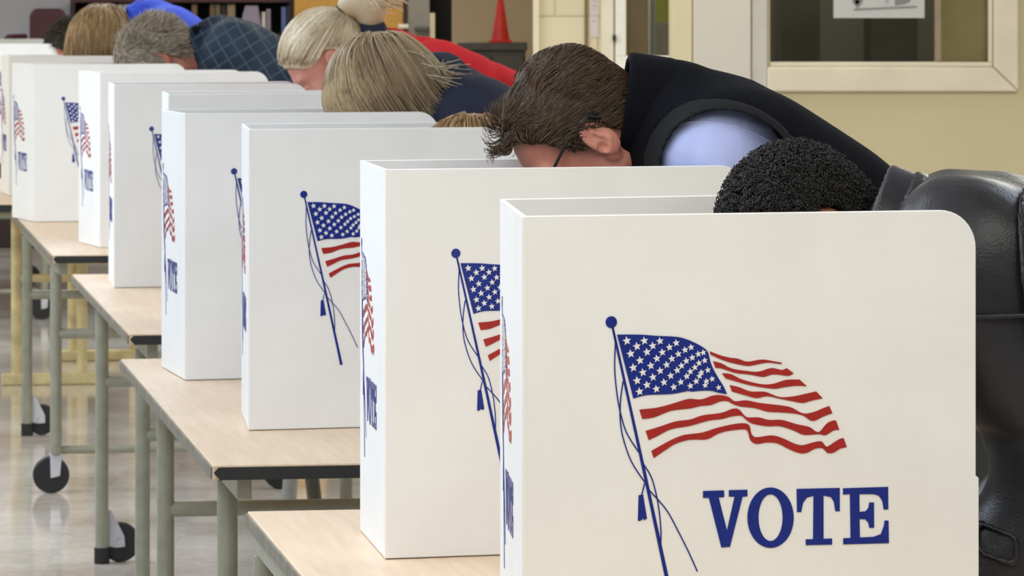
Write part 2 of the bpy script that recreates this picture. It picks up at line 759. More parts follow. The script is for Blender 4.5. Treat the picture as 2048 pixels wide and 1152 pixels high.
def strand_mesh(S, r0, taper=.35, seed=2):
    """S (N,K,3) -> three-sided tapering tubes"""
    N, K, _ = S.shape
    T = np.gradient(S, axis=1)
    T /= np.linalg.norm(T, axis=2)[:, :, None] + 1e-9
    r = np.random.default_rng(seed)
    ref = r.normal(size=(N, 1, 3))
    A = np.cross(T, np.broadcast_to(ref, T.shape))
    A /= np.linalg.norm(A, axis=2)[:, :, None] + 1e-9
    B = np.cross(T, A)
    rad = (r0 * (1 - (1 - taper) * np.linspace(0, 1, K) ** 1.5))[None, :, None]
    V = np.stack([S + rad * (A * math.cos(q) + B * math.sin(q)) for q in (0, 2.094, 4.189)], axis=2)
    V = V.reshape(-1, 3)
    i = np.arange(N)[:, None, None] * (K * 3) + np.arange(K - 1)[None, :, None] * 3
    k = np.arange(3)[None, None, :]
    k2 = (k + 1) % 3
    Q = np.stack([i + k, i + k2, i + 3 + k2, i + 3 + k], axis=3).reshape(-1, 4)
    tint = np.repeat(r.uniform(size=N), K * 3)
    return V, Q, tint


def hair_cap(line=HAIRLINE, infl=.008, extra=None, h=.005, wr=0.0, seed=4):
    im = cranium(infl)
    if extra:
        extra(im)
    lx, lz = np.array(line[0]), np.array(line[1])
    im.func(lambda X, Y, Z: (np.interp(X, lx, lz) - Z) * .6, 'i', .006)
    ax = im.grid(h, pad=.02)
    D = im.sample(ax)
    if wr:
        D = D + wr * wob(seed, 220, 8)(ax[0][:, None, None], ax[1][None, :, None], ax[2][None, None, :])
    V, Q = surface_nets(ax, D)
    return smooth_verts(V, Q, 1), Q


def join_parts(parts):
    Vs, Qs, Ts, k = [], [], [], 0
    for V, Q, t in parts:
        Vs.append(V)
        Qs.append(Q + k)
        Ts.append(t)
        k += len(V)
    return np.concatenate(Vs), np.concatenate(Qs), np.concatenate(Ts)


def put_hair(p, parts, m, name='hair', parent=None):
    V, Q, t = join_parts(parts)
    Wv = p.O + p.s * (V @ p.M.T)
    return fast_mesh(name, Wv, Q, m, parent if parent is not None else p.root, p.base, 0, t)


def hair_mat(name, c1, c2, rough=.45, spec=.4):
    t = NT(name).set(srgb(*c1), rough, 0, spec)
    at = t.n('ShaderNodeAttribute')
    at.attribute_name = 'tint'
    t.l(t.ramp(at.outputs['Fac'], [(0.0, srgb(*c1)), (1.0, srgb(*c2))]), t.b.inputs['Base Color'])
    return t.m


def cap_part(line=HAIRLINE, infl=.008, extra=None, h=.005, wr=0.0, tint=.25):
    V, Q = hair_cap(line, infl, extra, h, wr)
    return V, Q, np.full(len(V), tint)


def skin_mat(name, col, red):
    t = NT(name).set(srgb(*col), .5, 0, .35)
    v = t.tex()
    f = t.noise(v, 18, 3)
    t.l(t.ramp(f, [(.35, srgb(*col)), (.75, srgb(*red))]), t.b.inputs['Base Color'])
    t.b.inputs['Subsurface Weight'].default_value = .12
    t.b.inputs['Subsurface Radius'].default_value = (.012, .005, .003)
    t.bump(t.noise(v, 500, 2), .12, .001)
    return t.m
# ---------------------------------------------------------------- room shell
M = {}
M['wall_grey'] = mat('pale_grey_paint', (186, 184, 186), .7, var=.02, nscale=1.5)
M['wall_beige'] = mat('warm_beige_paint', (206, 194, 158), .6, var=.025, nscale=1.2, bump=.1, bscale=60)
M['wall_peach'] = mat('peach_paint', (208, 182, 146), .65, var=.02, nscale=1.5)
M['cream'] = mat('cream_paint', (222, 210, 178), .5, var=.02, nscale=3)
M['frame_cream'] = mat('cream_window_paint', (226, 217, 196), .4, var=.03, nscale=5)
M['white_panel'] = mat('warm_white_panel', (218, 212, 202), .5, var=.015, nscale=2)
M['white'] = mat('white_paint', (236, 232, 222), .45, var=.015)
M['ceil'] = mat('ceiling_white', (225, 225, 222), .8, var=.01)
M['wood_door'] = mat('honey_wood', (196, 148, 66), .45, var=.05, nscale=5)
M['dark_wood'] = mat('dark_wood', (52, 36, 32), .5, var=.12, nscale=6)
M['maroon'] = mat('maroon_plastic', (72, 30, 38), .45, var=.06)
M['black'] = mat('black_rubber', (26, 26, 28), .55, var=.08, nscale=30)
M['dark_gap'] = mat('dark_interior', (30, 29, 30), .8, var=.1, nscale=2)
M['grey_metal'] = mat('grey_metal_paint', (150, 146, 138), .45, var=.03)
M['steel'] = mat('brushed_steel', (178, 178, 176), .35, .8, var=.04, nscale=40)
M['cone'] = mat('orange_red_plastic', (226, 48, 30), .45, var=.04, nscale=20)
M['paper'] = mat('sign_paper', (202, 202, 204), .7, var=.01)
M['ink_grey'] = mat('grey_print', (138, 138, 138), .7, var=.02)
M['ink_dark'] = mat('dark_grey_print', (92, 90, 92), .7, var=.02)
M['brown_strip'] = mat('brown_trim', (120, 96, 62), .6, var=.05)
M['mullion'] = mat('taupe_mullion', (150, 134, 108), .45, var=.04)


def block_wall():
    t = NT('cream_block').set(srgb(216, 200, 166), .65)
    br = t.n('ShaderNodeTexBrick')
    br.offset = .5
    br.inputs['Scale'].default_value = 1.0
    br.inputs['Brick Width'].default_value = .40
    br.inputs['Row Height'].default_value = .20
    br.inputs['Mortar Size'].default_value = .006
    br.inputs['Color1'].default_value = srgb(218, 204, 172)
    br.inputs['Color2'].default_value = srgb(212, 198, 166)
    br.inputs['Mortar'].default_value = srgb(188, 174, 142)
    tc = t.n('ShaderNodeTexCoord')
    mp = t.n('ShaderNodeMapping')
    mp.inputs['Rotation'].default_value = (math.radians(90), 0, 0)
    t.l(tc.outputs['Object'], mp.inputs['Vector'])
    t.l(mp.outputs['Vector'], br.inputs['Vector'])
    t.l(br.outputs['Color'], t.b.inputs['Base Color'])
    return t.m


M['block'] = block_wall()


def floor_mat():
    t = NT('polished_vinyl_tile').set(srgb(190, 184, 178), .16, 0, .5)
    v = t.tex()
    ch = t.n('ShaderNodeTexChecker')
    ch.inputs['Scale'].default_value = 1 / .305
    ch.inputs['Color1'].default_value = srgb(210, 205, 200)
    ch.inputs['Color2'].default_value = srgb(202, 196, 190)
    t.l(v, ch.inputs['Vector'])
    f = t.noise(v, 1.1, 5, .6)
    f2 = t.noise(v, 22, 5, .7)
    mx = t.n('ShaderNodeMix', data_type='RGBA', blend_type='MULTIPLY')
    mx.inputs['Factor'].default_value = .8
    t.l(ch.outputs['Color'], mx.inputs['A'])
    t.l(t.ramp(f2, [(.35, srgb(228, 222, 215)), (.65, srgb(255, 253, 250))]), mx.inputs['B'])
    mx2 = t.n('ShaderNodeMix', data_type='RGBA', blend_type='MULTIPLY')
    mx2.inputs['Factor'].default_value = .7
    t.l(mx.outputs['Result'], mx2.inputs['A'])
    t.l(t.ramp(f, [(.38, srgb(214, 204, 190)), (.55, srgb(255, 255, 255))]), mx2.inputs['B'])
    t.l(mx2.outputs['Result'], t.b.inputs['Base Color'])
    r = t.n('ShaderNodeMapRange')
    t.l(f, r.inputs['Value'])
    r.inputs['To Min'].default_value = .06
    r.inputs['To Max'].default_value = .15
    t.l(r.outputs['Result'], t.b.inputs['Roughness'])
    return t.m


M['floor'] = floor_mat()


def glass_mat(name, tint, mixf, rough=.03):
    t = NT(name)
    tr = t.n('ShaderNodeBsdfTransparent')
    tr.inputs['Color'].default_value = tint
    gl = t.n('ShaderNodeBsdfGlossy')
    gl.inputs['Roughness'].default_value = rough
    gl.inputs['Color'].default_value = (.9, .9, .9, 1)
    mx = t.n('ShaderNodeMixShader')
    mx.inputs['Fac'].default_value = mixf
    t.l(tr.outputs['BSDF'], mx.inputs[1])
    t.l(gl.outputs['BSDF'], mx.inputs[2])
    t.l(mx.outputs['Shader'], t.out.inputs['Surface'])
    return t.m


M['glass'] = glass_mat('window_glass', (.80, .80, .76, 1), .02)


def box_obj(name, x0, y0, z0, x1, y1, z1, m, parent=None, bevel=0.0, origin=None):
    return MB().box(x0, y0, z0, x1, y1, z1).build(name, m, parent, bevel=bevel, origin=origin)


def st(o):
    o['kind'] = 'structure'
    return o


CE = 2.9
st(box_obj('floor', -9, -3, -.1, 7, 30, 0, M['floor']))
st(box_obj('ceiling', -9, -3, CE, 7, 30, CE + .1, M['ceil']))
YF = 29.0     # far wall
st(box_obj('wall_far', -9, YF, 0, XA(928, YF), YF + .1, CE, M['wall_grey']))
# stepped walls towards the right
YP = 24.0
xp0, xp1 = XA(926, YP), XA(1070, 21.0)
st(box_obj('wall_peach', xp0, YP, 0, xp1 + .05, YP + .1, CE, M['wall_peach']))
st(box_obj('wall_side', xp0 - .06, YP, 0, xp0, YF, CE, M['wall_peach']))
YM = 21.0
xm1 = XA(1345, YM)
xo0, xo1 = XA(1252, YM), XA(1350, YM)
zo0 = ZA(112, YM)
mb = MB()
mb.box(xp1, YM, 0, xo0, YM + .12, CE)
mb.box(xo0, YM, 0, 1.4, YM + .12, zo0)
mb.box(xo0, YM, 2.25, 1.4, YM + .12, CE)
st(mb.build('wall_middle', M['block']))
st(box_obj('wall_return', xp1, YM + .12, 0, xp1 + .08, YP, CE, M['cream']))
st(box_obj('trim_1', XA(1169, YM), YM - .012, 0, XA(1176, YM), YM, CE, M['brown_strip']))
st(box_obj('trim_2', XA(1064, YM) + .005, YM - .03, 0, XA(1078, YM), YM, CE, M['cream']))

# narrow window in the middle wall
w2 = st(box_obj('window_2', XA(1202, YM), YM - .035, ZA(128, YM) - .02, XA(1227, YM), YM, 2.35, M['frame_cream'], bevel=.004))
w2.name = 'window_2'
b = MB()
b.box(XA(1230, YM), YM - .03, zo0, xo0, YM + .02, 2.25)
b.box(XA(1230, YM), YM - .03, zo0 - .05, xm1 + .03, YM, zo0)
b.build('window_frame', M['white'], w2, bevel=.004)
b = MB()
b.box(XA(1224, YM), YM - .09, ZA(156, YM), xm1 + .03, YM - .0305, ZA(129, YM))
b.build('window_sill', M['white'], w2, bevel=.006)
box_obj('window_pane', xo0 + .001, YM + .05, zo0 + .001, xo1, YM + .056, 2.245, M['glass'], w2)
box_obj('window_handle', XA(1225, YM), YM - .05, ZA(82, YM), XA(1231, YM), YM - .0305, ZA(70, YM), M['dark_gap'], w2)
# what stands behind that window
M['brown_curtain'] = mat('brown_curtain', (168, 148, 122), .8, var=.08, nscale=3)
M['teal'] = mat('teal_paint', (92, 124, 132), .6, var=.05)
M['green'] = mat('yellow_green_board', (170, 172, 60), .6, var=.05)
M['grey_blue'] = mat('grey_blue_paint', (150, 160, 168), .6, var=.04)
st(box_obj('wall_behind', xo0 - .4, YM + 1.6, 0, 2.2, YM + 1.7, CE, M['wall_grey']))
c = box_obj('curtain', XA(1250, YM + .4), YM + .40, .9, XA(1297, YM + .4), YM + .46, 2.3, M['brown_curtain'], bevel=.01)
tag(c, 'plain brown curtain hanging behind the narrow window', 'curtain')
root = empty('notice_board', (XA(1318, YM + .6), YM + .6, 1.2))
tag(root, 'yellow green notice board on a grey stand, seen through the narrow window', 'board')
og = root.location
box_obj('board', XA(1311, YM + .6), YM + .58, ZA(45, YM + .6), XA(1342, YM + .6), YM + .61, 1.9, M['green'], root, origin=og)
box_obj('edge_strip', XA(1300, YM + .6), YM + .58, 0.0, XA(1310, YM + .6), YM + .61, 1.9, M['grey_blue'], root, origin=og)
box_obj('lower_panel', XA(1311, YM + .6), YM + .58, 0.0, XA(1342, YM + .6), YM + .61, ZA(45, YM + .6) - .001, M['grey_metal'], root, origin=og)
# paper strip pinned to the block wall
root = empty('paper_notice', (XA(1188, YM), YM - .004, 1.5))
tag(root, 'narrow pale paper notice pinned beside the brown strip on the block wall', 'notice')
og = root.location
M['lilac_paper'] = mat('lilac_paper', (206, 198, 192), .7, var=.02)
box_obj('sheet', XA(1180, YM), YM - .005, ZA(75, YM), XA(1197, YM), YM, 1.8, M['lilac_paper'], root, origin=og)
b = MB()
for y0, y1, x0, x1 in ((0, 4, 1184, 1194), (9, 14, 1185, 1193), (18, 21, 1183, 1193), (29, 33, 1186, 1194), (40, 44, 1184, 1192)):
    b.box(XA(x0, YM), YM - .0062, ZA(y1, YM), XA(x1, YM), YM - .005, ZA(y0, YM))
b.build('print', mat('faint_print', (188, 172, 176), .7, var=.02), root, origin=og)

# right wall with the office window
YR = 18.0
xr0 = XA(1340, YR)
ox0, ox1, oz0, oz1 = XA(1540, YR), XA(1985, YR), ZA(134, YR), 2.05
b = MB()
b.box(xr0, YR, 0, ox0, YR + .12, CE)
b.box(ox1, YR, 0, 7, YR + .12, CE)
b.box(ox0, YR, 0, ox1, YR + .12, oz0)
b.box(ox0, YR, oz1, ox1, YR + .12, CE)
st(b.build('wall_right', M['wall_beige']))
b = MB()
b.prism([(xr0, YR + .12), (xr0 + .12, YR + .12), (XA(1343, YM) + .12, YM), (XA(1343, YM), YM)], 0, CE, lambda a, c, w: (a, c, w))
st(b.build('wall_corner', M['white']))
st(box_obj('trim_3', XA(1386, YR), YR - .025, 0, XA(1501, YR), YR, CE, M['white_panel'], bevel=.003))
st(box_obj('trim_4', XA(1503, YR), YR - .015, 0, XA(1534, YR), YR, CE, mat('grey_white_strip', (206, 202, 196), .5, var=.02), bevel=.003))
st(box_obj('trim_8', xr0 + .004, YR - .012, 0, XA(1384, YR), YR, CE, M['cream'], bevel=.003))
win = empty('window_1', (ox0, YR, oz0))
st(win)
og = win.location
fx1, fz0 = XA(2036, YR), ZA(183, YR)
fw = fx1 - ox1
fx0 = ox0 - .012


def frame_board(poly, name='frame_board'):
    bb = MB()
    bb.prism(poly, 0, 1, lambda a, c, w: (a, YR - .001 - .032 * w, c))
    return bb.build(name, M['frame_cream'], win, bevel=.008, origin=og)


dz = oz0 - fz0
frame_board([(fx0, oz0), (ox1, oz0), (fx1, fz0), (fx0, fz0)])
frame_board([(ox1 + .0015, oz0 + .0005), (ox1 + .0015, oz1), (fx1, oz1), (fx1, fz0 + .0025)])
st_ = .020
box_obj('glazing_stop', ox0, YR - .006, oz0, ox1, YR + .05, oz0 + st_, M['frame_cream'], win, bevel=.004, origin=og)
box_obj('glazing_stop', ox1 - .016, YR - .006, oz0 + st_, ox1, YR + .05, oz1, M['frame_cream'], win, bevel=.004, origin=og)
box_obj('mullion', XA(1870, YR), YR + .0, oz0 + st_, XA(1883, YR), YR + .045, oz1, M['mullion'], win, bevel=.004, origin=og)
box_obj('window_pane', ox0, YR + .030, oz0 + st_, XA(1870, YR), YR + .036, oz1, M['glass'], win, origin=og)
box_obj('window_pane', XA(1883, YR), YR + .030, oz0 + st_, ox1 - .016, YR + .036, oz1, M['glass'], win, origin=og)
# the dim office behind the panes
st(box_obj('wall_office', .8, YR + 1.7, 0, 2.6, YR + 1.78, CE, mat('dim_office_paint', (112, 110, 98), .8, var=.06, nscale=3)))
M['olive'] = mat('olive_sheet', (204, 188, 142), .7, var=.03, nscale=8)
o = box_obj('olive_backing', XA(1881, YR + .1) , YR + .07, oz0 + .02, ox1 + .03, YR + .085, 2.0, M['olive'])  # olive sheet added to give the right pane its flat tone
tag(o, 'flat olive sheet added behind the right hand pane of the office window', 'backing')
for i, (a, bq) in enumerate(((1560, 1640), (1742, 1835))):  # dark boxes added so the office glass shows vertical streaks
    yy = YR + .8
    o = MB()
    o.box(XA(a, yy), yy, 0, XA(bq, yy), yy + .4, 1.9)
    for k in range(1, 3):
        o.box(XA(a, yy) + .01, yy - .012, .6 * k, XA(bq, yy) - .01, yy - .001, .6 * k + .02)
    o = o.build('streak_box', mat('charcoal_metal', (86, 82, 70), .5, var=.05))
    tag(o, ('dark box added for streaks behind the left part of the office window', 'dark box added for streaks behind the office window, below the paper sign')[i], 'cabinet')
# paper sign taped to the glass
root = empty('paper_sign', (XA(1757, YR), YR + .02, ZA(36, YR)))
tag(root, 'white paper sign with grey emblem and ruled line taped to the office window', 'sign')
og = root.location
ys = YR + .024
box_obj('sheet', XA(1667, ys), ys, ZA(36, ys), XA(1849, ys), ys + .002, ZA(36, ys) + .216, M['paper'], root, origin=og)


def sgn_poly(pts, m, name):
    bb = MB()
    bb.prism([(XA(px, ys), ZA(py, ys)) for px, py in pts], 0, 1, lambda a, c, w: (a, ys - .0006 - .001 * w, c))
    return bb.build(name, m, root, origin=og)


sgn_poly([(1705, -14), (1725, -14), (1725, 4), (1715, 18), (1705, 4)], M['ink_grey'], 'emblem')
sgn_poly([(1709, 0), (1720, 0), (1718, 6), (1714, 10), (1710, 6)], M['ink_dark'], 'emblem_centre')
sgn_poly([(1788, -12), (1822, -12), (1820, 4), (1810, 8), (1790, 11)], M['ink_grey'], 'text_block')
sgn_poly([(1708, 17.5), (1834, 11.5), (1834, 15.5), (1708, 21)], M['ink_grey'], 'ruled_line')
sgn_poly([(1770, -8), (1777, -8), (1777, 6), (1771, 7)], mat('pale_print', (176, 176, 178), .7, var=.01), 'text_mark')

# far end: bookcase, wooden door, grey door, cabinet with cone
YB = 28.55
bx0, bx1 = XA(140, YB), XA(589, YB)
root = empty('bookcase', ((bx0 + bx1) / 2, YB + .15, 0))
tag(root, 'long dark wooden bookcase along the far wall behind the voters', 'bookcase')
og = root.location
ztop = ZA(5, YB)
b = MB().box(bx0, YB, ztop, bx1, YB + .34, ztop + .05)
b.build('top_rail', mat('maroon_wood', (74, 40, 40), .5, var=.1), root, origin=og, bevel=.004)
b = MB()
for q in range(4):
    b = MB().box(bx0 + .03, YB + .02, .08 + q * .38, bx1 - .03, YB + .32, .11 + q * .38)
    b.build('shelf', M['dark_wood'], root, origin=og)
for xx in (bx0, bx1 - .03, XA(330, YB)):
    MB().box(xx, YB, 0, xx + .03, YB + .34, ztop - .001).build('side_panel', M['dark_wood'], root, origin=og)
MB().box(bx0 + .03, YB + .321, 0, bx1 - .03, YB + .339, ztop - .001).build('back_panel', M['dark_gap'], root, origin=og)
zsh = .11 + 3 * .38 + .001
books = [(152, 160, 42, (70, 62, 60), 'dark grey'), (163, 173, 20, (150, 146, 158), 'lilac grey'), (175, 190, 10, (170, 168, 178), 'pale grey'),
         (196, 206, 14, (96, 74, 60), 'brown'), (222, 232, 8, (64, 50, 46), 'dark brown'), (236, 246, 6, (196, 196, 200), 'near white'),
         (248, 260, 8, (206, 208, 212), 'white'), (270, 280, 6, (150, 110, 80), 'tan brown'), (284, 292, 9, (60, 70, 62), 'dark green'),
         (384, 394, 6, (120, 96, 76), 'dull brown'), (420, 430, 8, (108, 88, 66), 'dusty brown'), (432, 440, 7, (120, 106, 84), 'khaki'),
         (443, 452, 9, (50, 30, 30), 'dark maroon'), (455, 470, 8, (148, 128, 106), 'sandy tan'), (524, 531, 24, (222, 214, 200), 'cream'),
         (533, 541, 18, (150, 138, 148), 'mauve'), (563, 572, 14, (110, 130, 186), 'blue'), (574, 580, 10, (62, 58, 60), 'charcoal')]
M['pages'] = mat('book_pages', (214, 206, 188), .8, var=.02)
for a, bq, yt, colr, nm in books:
    x0, x1 = XA(a, YB + .05), XA(bq, YB + .05)
    zt = min(ZA(yt, YB), ztop - .012)
    r = empty('book', ((x0 + x1) / 2, YB + .05, zsh))
    tag(r, f'{nm} book standing on the dark bookcase at the far wall', 'book', 'books on the far bookcase')
    bb = MB()
    bb.box(x0, YB + .04, zsh, x0 + .004, YB + .20, zt)
    bb.box(x1 - .004, YB + .04, zsh, x1, YB + .20, zt)
    bb.box(x0 + .004, YB + .04, zsh, x1 - .004, YB + .046, zt)
    bb.build('cover', mat('book_cover_' + nm.replace(' ', '_'), colr, .6, var=.05), r, origin=r.location)
    MB().box(x0 + .0045, YB + .0465, zsh + .003, x1 - .0045, YB + .195, zt - .006).build('pages', M['pages'], r, origin=r.location)
r = MB()
x0, x1 = XA(483, YB + .05), XA(522, YB + .05)
r.prism([(x0 - .02, zsh), (x1 + .01, zsh), (x1 - .02, ztop - .02), (x0 + .025, ztop - .02)], YB + .03, YB + .25, lambda a, c, w: (a, w, c))
r = r.build('magazine_file', mat('lilac_card', (158, 146, 166), .7, var=.03))
tag(r, 'lilac grey magazine file with sloping sides on the far bookcase', 'magazine file')

YD = 28.3
dr = MB().box(XA(588.5, YD), YD, 0, XA(806, YD), YD + .05, 2.1).build('door_1', M['wood_door'], bevel=.004)
st(dr)
b = MB()
kx, kz = XA(812, YD - .06), ZA(53, YD - .06)
b.cyl((XA(801, YD), YD, kz), (XA(801, YD), YD - .03, kz), .012)
b.cyl((XA(797, YD), YD - .035, kz), (XA(817, YD), YD - .035, kz), .016)
b.build('door_handle', M['white'], dr)
MB().box(XA(806.5, YD), YD, 0, XA(814, YD), YD + .06, 2.12).build('door_edge', M['dark_wood'], dr)
dg = MB().box(XA(815, YD), YD + .02, 0, XA(859, YD), YD + .06, 2.1).build('door_2', M['grey_metal'], bevel=.003)
st(dg)
MB().box(XA(829, YD), YD - .05, ZA(61, YD), XA(858, YD), YD + .019, ZA(53, YD)).build('push_bar', mat('dark_grey_bar', (92, 90, 88), .5, var=.03), dg, bevel=.004)
st(MB().box(XA(859.5, YD), YD - .02, 0, XA(870, YD), YD + .06, ZA(26, YD)).build('trim_5', M['cream'], bevel=.003))
st(MB().box(XA(815, YD), YD - .02, 2.11, XA(927, YD), YD + .06, 2.2).build('trim_6', M['dark_wood']))
o = MB().box(XA(859.5, YD + .3), YD + .3, 0, XA(906, YD + .3), YD + .6, 2.0).build('dark_opening', M['dark_gap'], bevel=.01)  # near-black block stands in for the shade inside an open gap
tag(o, 'tall black block for the shade of the dark opening beside the grey metal door', 'dark_opening')
st(MB().box(XA(905, YD), YD - .03, 0, XA(927, YD), YD + .06, CE).build('trim_7', mat('grey_post', (150, 144, 134), .6, var=.03), bevel=.004))
# stack of maroon chairs top left
xc, yc = XA(76, 27.0), 27.0


def maroon_chair(name, label, z, group):
    r = empty(name, (xc, yc, z))
    tag(r, label, 'chair', group)
    lx0, lx1 = XA(53, yc) - xc, XA(126, yc) - xc
    b = MB()
    b.prism([(-.22, .44), (.22, .44), (.22, .47), (-.22, .47)], -.2, .2, lambda a, c, w: (a, w, c))
    b.build('seat', M['maroon'], r, bevel=.012)
    pr = []
    for (cx_, cz_, a0) in ((lx1 - .05, .80, 0), (lx0 + .05, .80, 90)):
        for k in range(6):
            a = math.radians(a0 + 18 * k)
            pr.append((cx_ + .05 * math.cos(a), cz_ + .05 * math.sin(a)))
    pr += [(lx0, .50), (lx1, .50)]
    b = MB()
    b.prism(pr, .16, .20, lambda a, c, w: (a, w, c))
    b.build('backrest', M['maroon'], r, bevel=.012)
    for sx in (-.19, .19):
        for sy in (-.17, .17):
            MB().cyl((sx, sy, 0), (sx, sy, .44), .012).build('leg', M['steel'], r, autosmooth=True)
    b = MB()
    b.tube([(lx0 - .11, -.17, .50), (lx0 - .11, -.17, .66), (lx0 - .09, -.15, .68), (lx0 - .02, .1, .68)], .018)
    b.build('armrest', M['maroon'], r, autosmooth=True)
    return r


zt = ZA(17, yc) - .85
tb = empty('platform', (xc, yc, 0))
tag(tb, 'low dark platform carrying the maroon chair by the far wall', 'platform')
MB().box(-.6, -.4, .0, .6, .4, zt - .001).build('block', M['dark_wood'], tb, bevel=.01)
maroon_chair('maroon_chair', 'maroon chair with rounded back standing on a platform by the far wall', zt, None)

# dark cabinet with the cone on top
YC = 22.9
cx0, cx1, czt = XA(918, YC), XA(1051, YC), ZA(86, YC)
root = empty('cabinet', ((cx0 + cx1) / 2, YC, 0))
tag(root, 'dark brown cabinet against the peach wall under the orange cone', 'cabinet')
og = root.location
M['cab'] = mat('dark_brown_laminate', (72, 64, 56), .5, var=.06, nscale=8)
MB().box(cx0, YC, .02, cx1, YC + .45, czt - .04).build('body', M['cab'], root, origin=og, bevel=.004)
MB().box(cx0 - .01, YC - .02, czt - .039, cx1 + .01, YC + .46, czt).build('top', M['cab'], root, origin=og, bevel=.006)
for k in range(2):
    xa = cx0 + .01 + k * (cx1 - cx0) / 2
    d = MB().box(xa, YC - .018, .06, xa + (cx1 - cx0) / 2 - .02, YC - .001, czt - .06).build('door', M['cab'], root, origin=og, bevel=.003)
    MB().cyl((xa + .03 - og[0], YC - .018 - og[1], .8), (xa + .03 - og[0], YC - .04 - og[1], .8), .012).build('knob', M['steel'], d)
r = empty('traffic_cone', (XA(1001, YC + .2), YC + .2, czt))
tag(r, 'small orange red traffic cone standing on the dark cabinet', 'cone')
hc = 88 / F * (YC + .2)
b = MB()
b.lathe([(.046, .012), (.046, .02), (.014, hc), (.010, hc + .006), (.004, hc + .006)], n=28)
b.build('cone_body', M['cone'], r, autosmooth=True)
MB().box(-.06, -.06, 0, .06, .06, .0119).build('base', M['cone'], r, bevel=.004)
# ---------------------------------------------------------------- tables
def laminate():
    t = NT('maple_laminate').set(srgb(228, 202, 170), .38, 0, .4)
    v = t.tex((1, 1, 1))
    v2 = t.tex((26, 1.6, 26))
    f = t.noise(v2, 3.0, 4, .6)
    f2 = t.noise(v, 2.0, 3)
    mx = t.n('ShaderNodeMix', data_type='RGBA', blend_type='MULTIPLY')
    mx.inputs['Factor'].default_value = .5
    t.l(t.ramp(f, [(.3, srgb(210, 183, 154)), (.7, srgb(221, 198, 171))]), mx.inputs['A'])
    t.l(t.ramp(f2, [(.3, srgb(240, 232, 224)), (.7, srgb(255, 255, 255))]), mx.inputs['B'])
    t.l(mx.outputs['Result'], t.b.inputs['Base Color'])
    return t.m


M['laminate'] = laminate()
M['leg'] = mat('sage_grey_enamel', (146, 146, 128), .35, .15, var=.05, nscale=25)
M['yellow_leg'] = mat('worn_yellow_enamel', (196, 182, 136), .45, var=.12, nscale=14)
M['edge_black'] = mat('black_edge_band', (34, 34, 34), .5, var=.06, nscale=30)
M['edge_tan'] = mat('worn_grey_edge', (112, 107, 94), .5, var=.15, nscale=18)
M['wheel_hub'] = mat('pale_caster_plastic', (186, 186, 190), .4, var=.05)
TROT = math.atan2(.157, 1.0)


